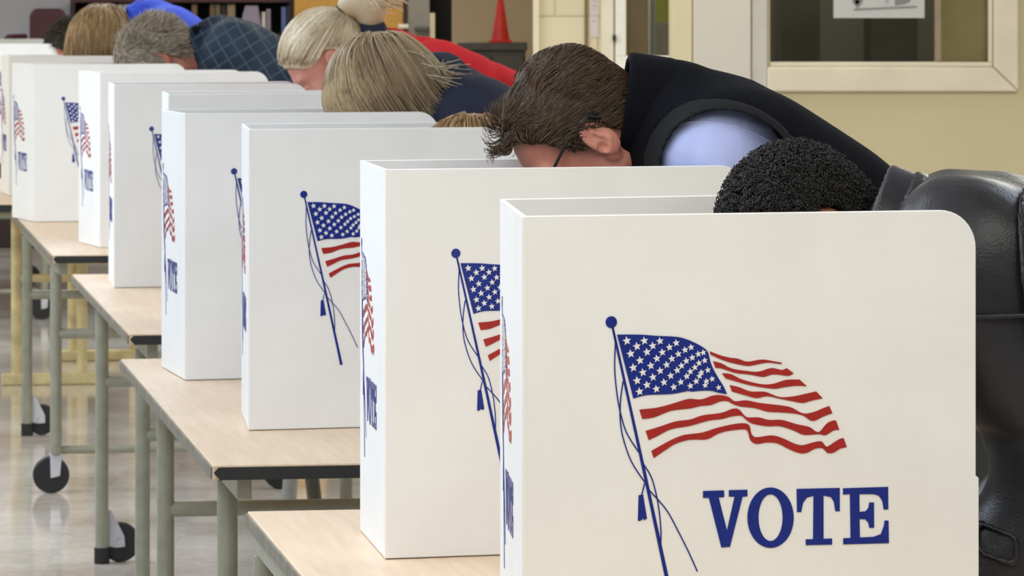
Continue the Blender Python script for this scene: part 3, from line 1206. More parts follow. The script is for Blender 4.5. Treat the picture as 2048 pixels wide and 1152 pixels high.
def make_table(name, label, nlx, nly, L, frames, inset=.05, width=.76, legm='leg', sled=False, group='folding tables in the row'):
    r = empty(name, (nlx, nly, 0), TROT)
    tag(r, label, 'table', group)
    th = .024
    for k, (a, b_) in enumerate(((0, L / 2 - .0012), (L / 2 + .0012, L))):
        tp = MB().box(0, a, TZ - th, width, b_, TZ).build('tabletop', M['laminate'], r, bevel=.0025)
        for ea, eb_ in ((-.0035, -.0002), (width + .0002, width + .0035)):
            MB().box(ea, a + .002, TZ - th + .002, eb_, b_ - .002, TZ - .003).build('side_edging', M['edge_tan'], tp)
        ye = -.0045 if k == 0 else L + .0002
        eb = MB()
        eb.prism([(.012, TZ - th), (width - .012, TZ - th), (width, TZ - th * .55), (width - .006, TZ - .0035), (.010, TZ - .0035), (.002, TZ - th * .5)],
                 ye, ye + .0043, lambda p, q, w: (p, w, q))
        eb.build('edge_band', M['edge_black'], tp)
        for xx in (inset - .012, width - inset - .012):
            MB().box(xx, a + .03, TZ - th - .036, xx + .024, b_ - .03, TZ - th - .0005).build('rail', M[legm], r, bevel=.002)
    m = M[legm]
    for fi, fy in enumerate(frames):
        zt = TZ - th - .0365
        for sx, xx in enumerate((inset, inset + .253 if sled else width - inset)):
            xx += .28 if sled and fi == 1 else 0
            if sled:
                lg = MB().cyl((xx, fy, .045), (xx, fy, zt), .020).build('leg', m, r, autosmooth=True)
                continue
            far = fi == 1
            lz = .034 if far else .118
            lg = MB().cyl((xx, fy, lz), (xx, fy, zt), .0175, n=20).build('leg', m, r, autosmooth=True)
            if far:
                MB().cyl((xx, fy, 0), (xx, fy, .042), .0205, n=20).build('foot', M['black'], lg, autosmooth=True)
                wx, wz, wr = xx + .050, .053, .052
                MB().cyl((wx, fy + .012, wz), (wx, fy + .042, wz), wr, n=32).build('caster_wheel', M['black'], lg, autosmooth=True, bevel=.004)
                bb = MB()
                bb.prism([(xx - .012, .150), (xx + .026, .138), (xx + .060, .070), (xx + .062, .042), (xx + .040, .040), (xx - .012, .050)],
                         fy + .004, fy + .010, lambda p, q, w: (p, w, q))
                bb.cyl((wx, fy + .002, wz), (wx, fy - .004, wz), .011)
                bb.build('caster_bracket', M['wheel_hub'], lg)
            else:
                wx, wz, wr = xx - .014, .055, .055
                MB().cyl((wx, fy - .004, wz), (wx, fy + .024, wz), wr, n=32).build('caster_wheel', M['black'], lg, autosmooth=True, bevel=.004)
                bb = MB()
                bb.prism([(xx - .018, .118), (xx + .018, .118), (xx + .012, .052), (xx - .016, .046)], fy - .012, fy - .006, lambda p, q, w: (p, w, q))
                bb.box(xx - .019, fy - .012, .1125, xx + .019, fy + .030, .1185)
                bb.build('caster_bracket', M['wheel_hub'], lg, bevel=.002)
        zs = .480 if not sled else .41
        MB().cyl((inset + (.28 * fi if sled else 0), fy, zs), (inset + .253 + .28 * fi if sled else width - inset, fy, zs), .0155, n=16).build('stretcher', m, r, autosmooth=True)
        if sled:
            MB().box(inset - .055 + .28 * fi, fy - .022, 0, inset + .31 + .28 * fi, fy + .022, .045).build('foot_rail', m, r, bevel=.006)
        elif fi == 0:
            MB().cyl((inset + .018, fy + .02, .128), (width - inset - .018, fy + .02, .128), .0125, n=16).build('lower_bar', m, r, autosmooth=True)
    return r


def left_x(x0, y0, y):
    return x0 - .157 * (y - y0)


make_table('folding_table', 'nearest maple topped folding table, under the two nearest voting booths', left_x(-.3915, 6.66, 4.46), 4.46, 2.23, (.30, 2.185), .022)
make_table('folding_table', 'maple topped folding table with black front edge showing, second from the camera', -.4866, 7.31, 2.15, (.33, 1.66), .055)
make_table('folding_table', 'maple folding table third from the camera, centre fold line showing beside the booth', -.861, 10.12, 2.18, (.34, 1.79), .055)
make_table('folding_table', 'maple folding table fourth from the camera, in front of the worn yellow legs', -1.345, 13.17, 2.45, (.40, 2.18), .032)
make_table('folding_table', 'far maple table on worn yellow legs with foot rails, at left picture edge', -1.905, 16.35, 2.3, (.95, 2.05), .147, legm='yellow_leg', sled=True)
make_table('folding_table', 'farthest maple table in the row, under the two farthest voting booths', -2.80, 20.3, 3.35, (.4, 2.8), .05)


# ---------------------------------------------------------------- voting booths
def booth_mat():
    t = NT('white_corrugated_board').set(srgb(236, 236, 235), .55, 0, .35)
    v = t.tex()
    f = t.noise(v, 6, 4, .6)
    t.l(t.ramp(f, [(.3, srgb(233, 232, 230)), (.7, srgb(239, 239, 238))]), t.b.inputs['Base Color'])
    wv = t.n('ShaderNodeTexWave', wave_type='BANDS', bands_direction='Z')
    wv.inputs['Scale'].default_value = 90
    wv.inputs['Distortion'].default_value = .6
    t.l(v, wv.inputs['Vector'])
    n2 = t.noise(t.tex((240, 240, 12)), 1.0, 2)
    ad = t.n('ShaderNodeMath', operation='ADD')
    t.l(wv.outputs['Fac'], ad.inputs[0])
    t.l(n2, ad.inputs[1])
    t.bump(ad.outputs['Value'], .035, .0006)
    return t.m


M['board'] = booth_mat()
M['blue'] = mat('blue_ink', (9, 36, 130), .26, spec=.6, var=.03, nscale=40)
M['red'] = mat('red_ink', (164, 34, 28), .26, spec=.6, var=.04, nscale=40)
M['star'] = mat('white_ink', (232, 232, 230), .55, var=.0)
ALPHA = math.radians(16.0)
BW, BH, BT = .520, 986.0 / PXM, .005
N1 = W(1045, 0, D1)
CA, SA = math.cos(ALPHA), math.sin(ALPHA)


def px_uz(px, py):
    k = (px - 1024.0) / F
    u = (k * N1.y - N1.x) / (CA - k * SA)
    z = CAMZ - (py - HY) / F * (N1.y + u * SA) - TZ
    return u, z


def A2(p):
    return px_uz(1150 + p[0] / 2.0867, 600 + p[1] / 2.0867)


def A3(p):
    return px_uz(1380 + p[0] / 2.4, 650 + p[1] / 2.4)


def cat(pts, closed=False, sub=4):
    """Catmull-Rom through the points"""
    out = []
    n = len(pts)
    for i in range(n - 1):
        p0, p1, p2, p3 = pts[max(i - 1, 0)], pts[i], pts[i + 1], pts[min(i + 2, n - 1)]
        for s in range(sub):
            t = s / sub
            out.append(tuple(.5 * (2 * p1[k] + (p2[k] - p0[k]) * t + (2 * p0[k] - 5 * p1[k] + 4 * p2[k] - p3[k]) * t * t +
                             (3 * p1[k] - p0[k] - 3 * p2[k] + p3[k]) * t ** 3) for k in range(2)))
    out.append(tuple(pts[-1]))
    return out


def band(top, bot):
    return cat(top) + list(reversed(cat(bot)))


def make_prints():
    e = MB()

    def poly(pts, m, y=-.0008):
        e.prism(pts, y, -.0001, lambda a, c, w: (a, w, c), m)

    def ribbon(pts, w, m=0, y=-.0008):
        pts = cat(pts, sub=5)
        L_, R_ = [], []
        for i in range(len(pts)):
            a, b_ = Vector(pts[max(i - 1, 0)]), Vector(pts[min(i + 1, len(pts) - 1)])
            d = (b_ - a).normalized()
            ww = w[0] + (w[1] - w[0]) * i / (len(pts) - 1)
            q = Vector((-d.y, d.x)) * ww / 2
            L_.append(tuple(Vector(pts[i]) + q))
            R_.append(tuple(Vector(pts[i]) - q))
        poly(L_ + R_[::-1], m, y)
    px = 1 / 2.0867 / PXM
    # pole and finial
    c = A2((151, 98))
    poly([(c[0] + 25 * px * math.cos(i * math.pi / 14), c[1] + 25 * px * math.sin(i * math.pi / 14)) for i in range(28)], 0)
    ribbon([A2((156, 118)), A2((268, 628)), A2((380, 1152)), A2((402, 1256))], (9 * px, 20 * px))
    for pts in ([(168, 190), (165, 290), (175, 400), (190, 480), (215, 560), (265, 640)],
                [(200, 345), (190, 420), (188, 500), (200, 580), (235, 680), (290, 765)],
                [(285, 690), (320, 750), (345, 850), (357, 950), (358, 1020)],
                [(310, 800), (380, 880), (430, 970), (475, 1060), (510, 1138)],
                [(168, 190), (166, 160), (160, 140)],
                [(290, 770), (284, 795), (277, 822)]):
        ribbon([A2(q) for q in pts], (5.2 * px, 5.2 * px))
    poly([A2(q) for q in ((265, 820), (284, 818), (288, 845), (300, 918), (288, 924), (284, 918), (270, 928), (262, 926), (264, 850))], 0)
    # canton
    can = cat([A2(q) for q in ((175, 150), (270, 150), (340, 155), (430, 160), (480, 175))], sub=3) + \
        cat([A3(q) for q in ((30, 95), (60, 112), (85, 135), (95, 175), (110, 215), (135, 260), (160, 300), (177, 338))], sub=3) + \
        cat([A3(q) for q in ((130, 330), (100, 322), (50, 322), (0, 328))], sub=3)[:-1] + \
        cat([A2(q) for q in ((470, 385), (400, 398), (300, 402), (243, 417))], sub=3)
    poly(can, 0)
    stars = [(215, 176), (288, 176), (353, 177), (421, 185), (483, 203), (257, 199), (323, 197), (393, 203), (458, 214), (513, 231), (534, 225),
             (231, 230), (299, 223), (363, 224), (430, 231), (488, 246), (270, 258), (340, 250), (403, 251), (463, 260), (516, 269), (540, 258),
             (242, 288), (315, 280), (381, 276), (443, 280), (499, 287), (282, 308), (354, 301), (425, 299), (480, 304), (526, 308), (553, 298),
             (258, 342), (324, 328), (398, 322), (465, 324), (518, 323), (299, 360), (370, 349), (440, 348), (504, 345), (547, 345), (571, 335),
             (268, 388), (338, 377), (411, 369), (480, 364), (542, 361), (598, 371)]
    for i, s in enumerate(stars):
        c = A2(s)
        R_ = (19.5 - 6.0 * (s[0] - 215) / 380) * px
        a0 = math.pi / 2 + .15
        pts = [(c[0] + (R_ if k % 2 == 0 else R_ * .43) * math.cos(a0 + k * math.pi / 5),
                c[1] + (R_ if k % 2 == 0 else R_ * .43) * math.sin(a0 + k * math.pi / 5)) for k in range(10)]
        e.prism(pts, -.0014, -.0007, lambda a, cc, w: (a, w, cc), 2)
    # lower stripes
    def S(t2, t3, b3, b2):
        poly(band([A2(q) for q in t2] + [A3(q) for q in t3], [A2(q) for q in b2] + [A3(q) for q in b3]), 1)
    S([(268, 463), (340, 455), (400, 440), (470, 419)], [(30, 363), (60, 362), (110, 345), (150, 343), (185, 352), (215, 372), (270, 368), (330, 380), (400, 388), (480, 400), (540, 430), (590, 425), (640, 405), (668, 395)],
      [(50, 395), (100, 390), (145, 373), (180, 372), (205, 385), (240, 397), (310, 405), (370, 422), (420, 425), (490, 430), (540, 440), (575, 463), (600, 465), (640, 445), (683, 430)],
      [(280, 502), (330, 495), (400, 468), (480, 458)])
    S([(294, 552), (350, 535), (420, 512)], [(0, 460), (60, 440), (150, 428), (205, 408), (235, 412), (260, 440), (280, 450), (330, 450), (380, 462), (440, 462), (510, 482), (570, 495), (605, 518), (625, 515), (655, 480), (685, 465), (700, 465)],
      [(0, 490), (90, 465), (150, 458), (200, 445), (245, 442), (270, 462), (300, 480), (370, 492), (430, 492), (490, 510), (540, 532), (580, 533), (620, 530), (650, 535), (690, 512), (716, 510)],
      [(307, 590), (340, 575), (400, 545)])
    S([(318, 635), (400, 590), (450, 570)], [(0, 530), (60, 522), (130, 500), (210, 482), (260, 478), (285, 490), (295, 530), (320, 545), (390, 536), (440, 548), (500, 575), (540, 583), (590, 570), (630, 565), (655, 590), (690, 570), (720, 552), (737, 550)],
      [(0, 557), (80, 555), (130, 530), (180, 515), (250, 507), (275, 515), (290, 560), (320, 577), (370, 570), (420, 575), (470, 600), (520, 620), (560, 620), (600, 600), (635, 598), (660, 620), (690, 618), (720, 600), (752, 592)],
      [(328, 665), (380, 630), (420, 605)])
    # upper stripes
    for t3, b3 in (([(95, 132), (140, 150), (190, 163), (230, 168), (275, 182), (345, 172), (400, 180), (440, 187)],
                    [(97, 148), (150, 172), (200, 188), (270, 202), (300, 200), (370, 187), (430, 193), (441, 190)]),
                   ([(110, 180), (150, 190), (200, 215), (280, 228), (330, 230), (390, 213), (440, 222), (463, 213)],
                    [(122, 212), (150, 215), (220, 237), (280, 243), (350, 255), (400, 243), (470, 250), (497, 238)]),
                   ([(152, 238), (195, 242), (250, 268), (340, 290), (400, 288), (460, 270), (525, 268)],
                    [(170, 262), (230, 280), (300, 298), (400, 312), (450, 305), (510, 298), (560, 300)]),
                   ([(190, 295), (230, 303), (290, 325), (360, 327), (430, 352), (500, 348), (560, 335), (605, 325)],
                    [(200, 325), (270, 345), (320, 357), (370, 348), (430, 360), (490, 372), (540, 380), (580, 370), (636, 358)])):
        poly(band([A3(q) for q in t3], [A3(q) for q in b3]), 1)
    emblem = e
    v = MB()

    def lp(pts):
        v.prism([A3(q) for q in pts], -.0008, -.0001, lambda a, c, w: (a, w, c))
    lp([(62, 803), (163, 800), (163, 832), (137, 834), (177, 993), (213, 830), (186, 830), (186, 799), (275, 797), (275, 829), (252, 830), (191, 1071), (150, 1074), (90, 836), (62, 836)])
    n = 48
    oc = [(386 + 111 * math.cos(2 * math.pi * i / n), 931 + 145 * math.sin(2 * math.pi * i / n)) for i in range(n)]
    ic = [(386 + 58 * math.cos(2 * math.pi * i / n), 931 + 112 * math.sin(2 * math.pi * i / n)) for i in range(n)]
    vs = []
    for yy in (-.0008, -.0001):
        vs += [(A3(q)[0], yy, A3(q)[1]) for q in oc] + [(A3(q)[0], yy, A3(q)[1]) for q in ic]
    fs = []
    for i in range(n):
        j = (i + 1) % n
        fs += [(i, j, n + j, n + i), (2 * n + i, 3 * n + i, 3 * n + j, 2 * n + j), (i, 2 * n + i, 2 * n + j, j), (n + i, n + j, 3 * n + j, 3 * n + i)]
    v.add(vs, fs)
    lp([(511, 793), (718, 788), (718, 900), (697, 900), (690, 855), (675, 832), (640, 825), (640, 1032), (681, 1031), (681, 1060), (555, 1063), (555, 1035), (590, 1034), (592, 826), (560, 835), (542, 860), (533, 904), (513, 904)])
    lp([(734, 790), (950, 783), (951, 891), (929, 892), (922, 850), (905, 825), (880, 818), (812, 818), (813, 903), (842, 900), (855, 885), (860, 858), (882, 858), (883, 979), (860, 980), (855, 955), (840, 938), (813, 938), (815, 1026), (880, 1023), (915, 1010), (930, 970), (933, 945), (952, 945), (954, 1053), (735, 1059), (735, 1030), (770, 1028), (767, 818), (734, 820)])
    return emblem, v


EMB, LET = make_prints()
emb_o = EMB.build('flag_emblem', [M['blue'], M['red'], M['star']])
let_o = LET.build('vote_lettering', M['blue'])
EM_ME, LT_ME = emb_o.data, let_o.data
bpy.data.objects.remove(emb_o)
bpy.data.objects.remove(let_o)


def side_outline(w):
    r = .042
    pts = [(0, 0), (w + .0035, 0), (w + .0035, .232), (w, .234)]
    pts += [(w - r + r * math.cos(math.radians(a)), BH - r + r * math.sin(math.radians(a))) for a in range(0, 91, 9)]
    pts += [(0, BH)]
    return pts


BD = .33


def panel_mesh(pts):
    return MB().prism(pts, 0, BT, lambda a, c, w: (a, w, c))


SIDE_ME = None
BACK_ME = None


def add_prints(panel, sx=1.0, du=0.0):
    for nm, me in (('flag_emblem', EM_ME), ('vote_lettering', LT_ME)):
        o = bpy.data.objects.new(nm, me)
        COL.objects.link(o)
        o.parent = panel
        o.scale = (sx, 1, 1)
        o.location = (du, 0, 0)


def make_booth(label, npx, s, fpx, dfar=0.0, w=BW, dalpha=0.0, L=BD):
    global SIDE_ME, BACK_ME
    Y = D1 / s
    nx = XA(npx, Y)
    # turn of the back panel so that its far fold lies in the right direction
    lo, hi = -1.2, 1.2
    for _ in range(50):
        a = (lo + hi) / 2
        fx, fy = nx - L * math.sin(a), Y + L * math.cos(a)
        if 1024 + F * fx / fy > fpx:
            lo = a
        else:
            hi = a
    r = empty('voting_booth', (nx, Y, TZ + .0015))
    tag(r, label, 'voting booth', 'white folding voting booths on the tables')
    al = ALPHA + dalpha
    sp = panel_mesh(side_outline(w)).build('side_panel', M['board'], r, bevel=.0012)
    sp.rotation_euler = (0, 0, al)
    bp = panel_mesh([(0.0005, 0), (L - .0005, 0), (L - .0005, BH), (0.0005, BH)]).build('back_panel', M['board'], r, bevel=.0012)
    bp.location = (-L * math.sin(a), L * math.cos(a), 0)
    bp.rotation_euler = (0, 0, math.atan2(-L * math.cos(a), L * math.sin(a)))
    fp = panel_mesh(side_outline(w)).build('side_panel', M['board'], r, bevel=.0012)
    fp.location = (-L * math.sin(a) + .0055, L * math.cos(a) - .001, 0)
    fp.rotation_euler = (0, 0, al + dfar)
    add_prints(sp)
    add_prints(bp, .617, .037 - .115 * .617 + (L - .33) * .3)
    return r


BOOTHS = [
    ('nearest white voting booth, its whole waving flag and VOTE lettering showing', 1045, 1.0, 1000, .08, BW, 0.0, .40),
    ('white voting booth the man in glasses bends into, flag partly covered by the nearest booth', 770, .790, 720, -.02),
    ('third white voting booth in the row, flag canton and three red stripes showing', 497, .6105, 483, 0),
    ('white voting booth on the second table below the wispy haired woman, fourth in the row', 370, .5405, 323, 0),
    ('nearly hidden white voting booth behind the fourth one, only its top strip showing', 337, .4545, 324, 0),
    ('white voting booth with rounded corner beside the blonde ponytail, sixth in the row', 228, .4115, 217, 0),
    ('white voting booth with rounded corner in front of the plaid shirt, seventh in the row', 200, .3555, 157, 0),
    ('white voting booth in front of the grey haired head, its small blue flag canton showing', 68, .3195, 24, 0),
    ('far white voting booth at the left picture edge in front of the light brown head', 18, .283, 2, 0),
    ('distant white voting booth in front of the dark haired head', -57, .229, -70, 0),
    ('farthest white voting booth, only its top showing below the maroon chair', -90, .209, -104, 0)]
for b_ in BOOTHS:
    make_booth(*b_)

# ---------------------------------------------------------------- chair on the floor between the tables
ch = empty('stacking_chair', (-.43, 12.72, 0), math.radians(8))
tag(ch, 'grey chair with silver legs on the floor, glimpsed under the second table', 'chair')
M['chair_grey'] = mat('dark_olive_plastic', (70, 68, 56), .5, var=.05)
for nm_, (x0, y0), (x1, y1), m_ in (('leg', (-.225, -.19), (-.19, -.16), 'steel'), ('leg', (.225, -.19), (.19, -.16), 'steel'),
                                    ('leg', (-.10, .24), (-.16, .17), 'chair_grey'), ('leg', (.225, .24), (.18, .17), 'chair_grey')):
    lg = MB().cyl((x0, y0, .012), (x1, y1, .43), .021, n=16).build(nm_, M[m_], ch, autosmooth=True)
    MB().cyl((x0, y0, 0), (x0, y0, .03), .025, n=16).build('foot_cap', M['black'], lg, autosmooth=True)
MB().box(-.22, -.21, .43, .22, .21, .455).build('seat', M['chair_grey'], ch, bevel=.012)
MB().box(-.20, .185, .50, .20, .205, .70).build('backrest', M['chair_grey'], ch, bevel=.009)
for xx in (-.17, .17):
    MB().cyl((xx, .19, .45), (xx, .19, .52), .012).build('back_post', M['steel'], ch, autosmooth=True)
# ---------------------------------------------------------------- the voters
def fabric(name, col, rough=.8, var=.08, ns=8, bs=300, b=.25, spec=.2):
    return mat(name, col, rough, 0, spec, var, ns, b, bs, .0015 if bs > 50 else .012)


M['skin_fair'] = skin_mat('skin_fair', (206, 142, 122), (188, 112, 98))
M['skin_brown'] = skin_mat('skin_brown', (176, 118, 94), (150, 92, 74))
M['skin_pale'] = skin_mat('skin_pale', (214, 156, 138), (200, 128, 112))
M['navy_fleece'] = fabric('navy_fleece', (10, 11, 17), .9, .10, 10, 600, .35, .12)
M['black_trim'] = fabric('black_trim', (22, 23, 24), .8, .05, 20, 800, .3, .2)
M['blue_shirt'] = fabric('light_blue_cotton', (172, 182, 226), .75, .03, 10, 16, .55, .2)
M['grey_trousers'] = fabric('charcoal_trousers', (58, 58, 56))
M['olive_trousers'] = fabric('olive_trousers', (82, 80, 66))
M['jeans'] = fabric('dark_blue_jeans', (44, 50, 68))
M['shoe'] = mat('dark_shoe_leather', (36, 34, 34), .45, var=.08)
M['shoe_grey'] = mat('grey_sneaker', (128, 126, 126), .6, var=.08)
M['red_fleece'] = fabric('red_fleece', (190, 28, 40), .85, .06, 8, 500, .2)
M['navy_jacket'] = fabric('slate_navy_fabric', (40, 44, 60), .75, .08, 8, 300, .2)
M['royal_blue'] = fabric('royal_blue_fabric', (54, 80, 206), .75, .06, 6, 300, .15)
M['dark_green'] = fabric('dark_green_fabric', (40, 50, 44))
M['glasses'] = mat('dark_spectacle_frame', (28, 27, 32), .3, .2, var=.02)
M['eye'] = mat('eye_white', (226, 222, 216), .25, var=.01)


def leather():
    t = NT('black_leather').set(srgb(40, 40, 45), .45, 0, .38)
    v = t.tex()
    f = t.noise(v, 7, 5, .6)
    t.l(t.ramp(f, [(.3, srgb(24, 24, 28)), (.7, srgb(44, 44, 51))]), t.b.inputs['Base Color'])
    r = t.n('ShaderNodeMapRange')
    t.l(f, r.inputs['Value'])
    r.inputs['To Min'].default_value = .28
    r.inputs['To Max'].default_value = .46
    t.l(r.outputs['Result'], t.b.inputs['Roughness'])
    vo = t.n('ShaderNodeTexVoronoi')
    vo.inputs['Scale'].default_value = 420
    t.l(v, vo.inputs['Vector'])
    ad = t.n('ShaderNodeMath', operation='MULTIPLY_ADD')
    t.l(t.noise(v, 26, 4, .6), ad.inputs[0])
    ad.inputs[1].default_value = 6.0
    t.l(vo.outputs['Distance'], ad.inputs[2])
    t.bump(ad.outputs['Value'], .22, .0011)
    return t.m


M['leather'] = leather()


def plaid():
    t = NT('navy_plaid').set(srgb(40, 52, 70), .8, 0, .2)
    tc = t.n('ShaderNodeTexCoord')
    sp = t.n('ShaderNodeSeparateXYZ')
    mp = t.n('ShaderNodeMapping')
    mp.inputs['Rotation'].default_value = (0, math.radians(32), 0)
    t.l(tc.outputs['Object'], mp.inputs['Vector'])
    t.l(mp.outputs['Vector'], sp.inputs['Vector'])
    ms = []
    for ax, per in (('X', .042), ('Z', .042)):
        dv = t.n('ShaderNodeMath', operation='DIVIDE')
        t.l(sp.outputs[ax], dv.inputs[0])
        dv.inputs[1].default_value = per
        fr = t.n('ShaderNodeMath', operation='FRACT')
        t.l(dv.outputs['Value'], fr.inputs[0])
        lt = t.n('ShaderNodeMath', operation='LESS_THAN')
        t.l(fr.outputs['Value'], lt.inputs[0])
        lt.inputs[1].default_value = .09
        ms.append(lt)
    mx = t.n('ShaderNodeMath', operation='MAXIMUM')
    t.l(ms[0].outputs['Value'], mx.inputs[0])
    t.l(ms[1].outputs['Value'], mx.inputs[1])
    mc = t.n('ShaderNodeMix', data_type='RGBA')
    t.l(mx.outputs['Value'], mc.inputs['Factor'])
    f = t.noise(mp.outputs['Vector'], 6, 3)
    t.l(t.ramp(f, [(.35, srgb(30, 40, 56)), (.65, srgb(46, 62, 80))]), mc.inputs['A'])
    mc.inputs['B'].default_value = srgb(74, 88, 104)
    t.l(mc.outputs['Result'], t.b.inputs['Base Color'])
    return t.m


M['plaid'] = plaid()
FACE = (-math.cos(math.radians(12)), -math.sin(math.radians(12)))


def top_imp(p, e, k=.06, sleeves=1.0, neck=True, hem=.93):
    im = Imp()
    torso_prims(im, p, e, k)
    for sg in (1, -1):
        if sleeves:
            arm_prims(im, p, sg, e + .004, .035, cut=sleeves)
    c = p.C + (p.Pel - p.C) * hem
    im.plane(c, p.t, .004)
    return im


def simple_top(p, m, e=.012, h=.011, collar=None, name='jacket', wr=.004, label=None, cr=.072):
    im = top_imp(p, e)
    nk = unit(p.O - p.C)
    im.cone(p.C - nk * .02, p.C + nk * .03, .075 * p.s, .07 * p.s, .03)
    garment(name, p, im, m, h, wr, 26, 3, label=label, crease=.005, cscale=16)
    if collar:
        collar_ring(p, collar, cr)


def collar_ring(p, m, r=.072, hgt=.05, name='collar', nk=None, base=None, h=.006, th=.010, label=None, flare=0.0):
    nk = unit(p.O - p.C) if nk is None else unit(nk)
    b = p.C if base is None else np.array(base, float)
    im = Imp()
    im.cone(b - nk * .02, b + nk * hgt, r + th / 2, r + th / 2 + flare, .01)
    im.cone(b - nk * .06, b + nk * (hgt + .08), r - th / 2, r - th / 2 + flare, .006, 's')
    im.plane(b + nk * hgt, nk, .006)
    im.plane(b - nk * .02, -nk, .006)
    return garment(name, p, im, m, h, .0015, 40, 9, label=label)


def fringe_noise(P, sc, seed):
    return np.stack([wob(seed + q, sc)(P[:, 0], P[:, 1], P[:, 2]) for q in range(3)], axis=1)


def plane_fn(q, n):
    q, n = np.array(q, float), unit(n)
    return lambda X, Y, Z: (X - q[0]) * n[0] + (Y - q[1]) * n[1] + (Z - q[2]) * n[2]


# ------------------------------------------------ man in vest and glasses (second booth)
Y2 = 6.385
p = make_pose(W(1171, 284, Y2), 56, W(1330, 244, 6.405), (.70, 6.49, .985), FACE, roll=0, s=.875, sw=.155,
              near=((.275, 6.335, 1.02), (.14, 6.345, .80)), far=((.40, 6.70, 1.0), (.36, 6.72, .815)), hunch=.03)
p.SH[1] = np.array(W(1430, 318, 6.315))
build_person('person', 'man in navy vest, light blue shirt and glasses, head bowed into the second booth', p, M['skin_fair'], .0065, .0022)
im = top_imp(p, .000, sleeves=.95, hem=.97)
im.cone(p.SH[1], p.EL[1], .087, .062, .03)
garment('shirt', p, im, M['blue_shirt'], .0045, .0050, 52, 21, crease=.0050, cscale=26)
SHIRT = im
vest = Imp()
torso_prims(vest, p, .026, .07)
q = p.C + p.t * .13 - p.n * .020
vest.cone(q + p.l * .125, q - p.l * .125, .118, None, .07)
q = p.C + p.t * .26 - p.n * .010
vest.cone(q + p.l * .090, q - p.l * .090, .120, None, .07)
nkd = unit(np.array((-.99, 0, .12)))
vest.cone(p.C + p.t * .06, p.C - nkd * .005, .105, .088, .05)
vest.plane(p.C + (p.Pel - p.C) * 1.02, p.t, .004)


def arm_hole(sg):
    a = p.SH[sg] - p.l * sg * .05
    return a, unit(p.l * sg + np.array((0, 0, -.15)))


full = Imp()
full.ops = list(vest.ops)
HOLE_R = .094
for sg in (1, -1):
    a, d = arm_hole(sg)
    vest.cone(a, a + d * .30, HOLE_R, HOLE_R, .006, 's')
garment('vest', p, vest, M['navy_fleece'], .006, .0035, 30, 8)
for sg in (1, -1):
    a, d = arm_hole(sg)
    hole = Imp().cone(a, a + d * .30, HOLE_R, HOLE_R)
    tr = Imp()
    lo_, hi_ = a - .16, a + .18
    hf, ff = hole.ops[0][1], full

    def fn(X, Y, Z, hf=hf, ff=ff):
        X, Y, Z = np.broadcast_arrays(X, Y, Z)
        P = np.stack([X, Y, Z], axis=-1)
        return np.sqrt(hf(X, Y, Z) ** 2 + (ff.eval(P) + .0035 * wob(8, 30, 7)(X, Y, Z) + .001) ** 2) - .0062
    tr.func(fn, 'u', .001, (lo_, hi_))
    garment('armhole_trim', p, tr, M['black_trim'], .0045)
collar_ring(p, M['navy_fleece'], .077, .050, nk=(-.985, -.05, .15), base=W(1310, 230, 6.40), th=.013, h=.0045)
trousers_shoes(p, M['grey_trousers'], M['shoe'])
# hair
cr = cranium(.004)


def quiff(im):
    im.ell((.062, 0, .112), (.045, .058, .030), k=.03)


hm2 = hair_mat('brown_hair', (34, 25, 17), (112, 88, 66))
parts = [cap_part(infl=.009, h=.004, wr=.004, tint=.15)]
R0 = hair_roots(9000, seed=31)
top = np.clip((R0[:, 2] - .055) / .05, 0, 1)
front = np.clip((R0[:, 0] - .035) / .04, 0, 1) * top


def flow2(P, s, P0, N0, rnd):
    tp = np.clip((P0[:, 2] - .055) / .05, 0, 1)[:, None]
    fr = np.clip((P0[:, 0] - .040) / .04, 0, 1)[:, None] * tp
    nz = fringe_noise(P0, 60, 61) * .9 + fringe_noise(P, 95, 71) * .9 + (rnd[:, :3] - .5) * .45
    side = np.array((-.75, 0, -.42)) + .30 * nz
    topd = np.array((-.85, 0, .10)) + .95 * nz
    w = 7 * s + 6 * wob(77, 90)(P0[:, 0], P0[:, 1], P0[:, 2]) + rnd[:, 3]
    frd = np.array((.55, 0, .45 - .5 * s)) + nz * .5 + N0 * .4
    frd = frd + np.stack([np.cos(w), .8 * np.sin(w * 1.1), np.sin(w)], axis=1) * .75
    d = side * (1 - tp) + topd * tp
    return d * (1 - fr) + frd * fr


sideb = ((R0[:, 0] > -.030) & (R0[:, 0] < .05) & (R0[:, 2] < .045)).astype(float)
ln = (.020 + .030 * top + .012 * front) * (1 - .80 * sideb)
S = grow(R0, flow2, ln, 10, lambda s, r: .0095 + .005 * r[:, 5] * s, cr, 5,
         lambda s, r: .013 + s * np.where(front > .3, .060, .003 + .010 * top))
V, Q, t = strand_mesh(S, .00085)
tw = np.repeat(np.clip(.45 + .55 * wob(91, 70)(R0[:, 0], R0[:, 1], R0[:, 2]), 0, 1), S.shape[1] * 3)
parts.append((V, Q, .6 * t + .4 * tw))
put_hair(p, parts, hm2)
# glasses
gl = MB()


def LP(x, y, z):
    return Vector(p.O + p.s * (p.M @ np.array((x, y, z))))


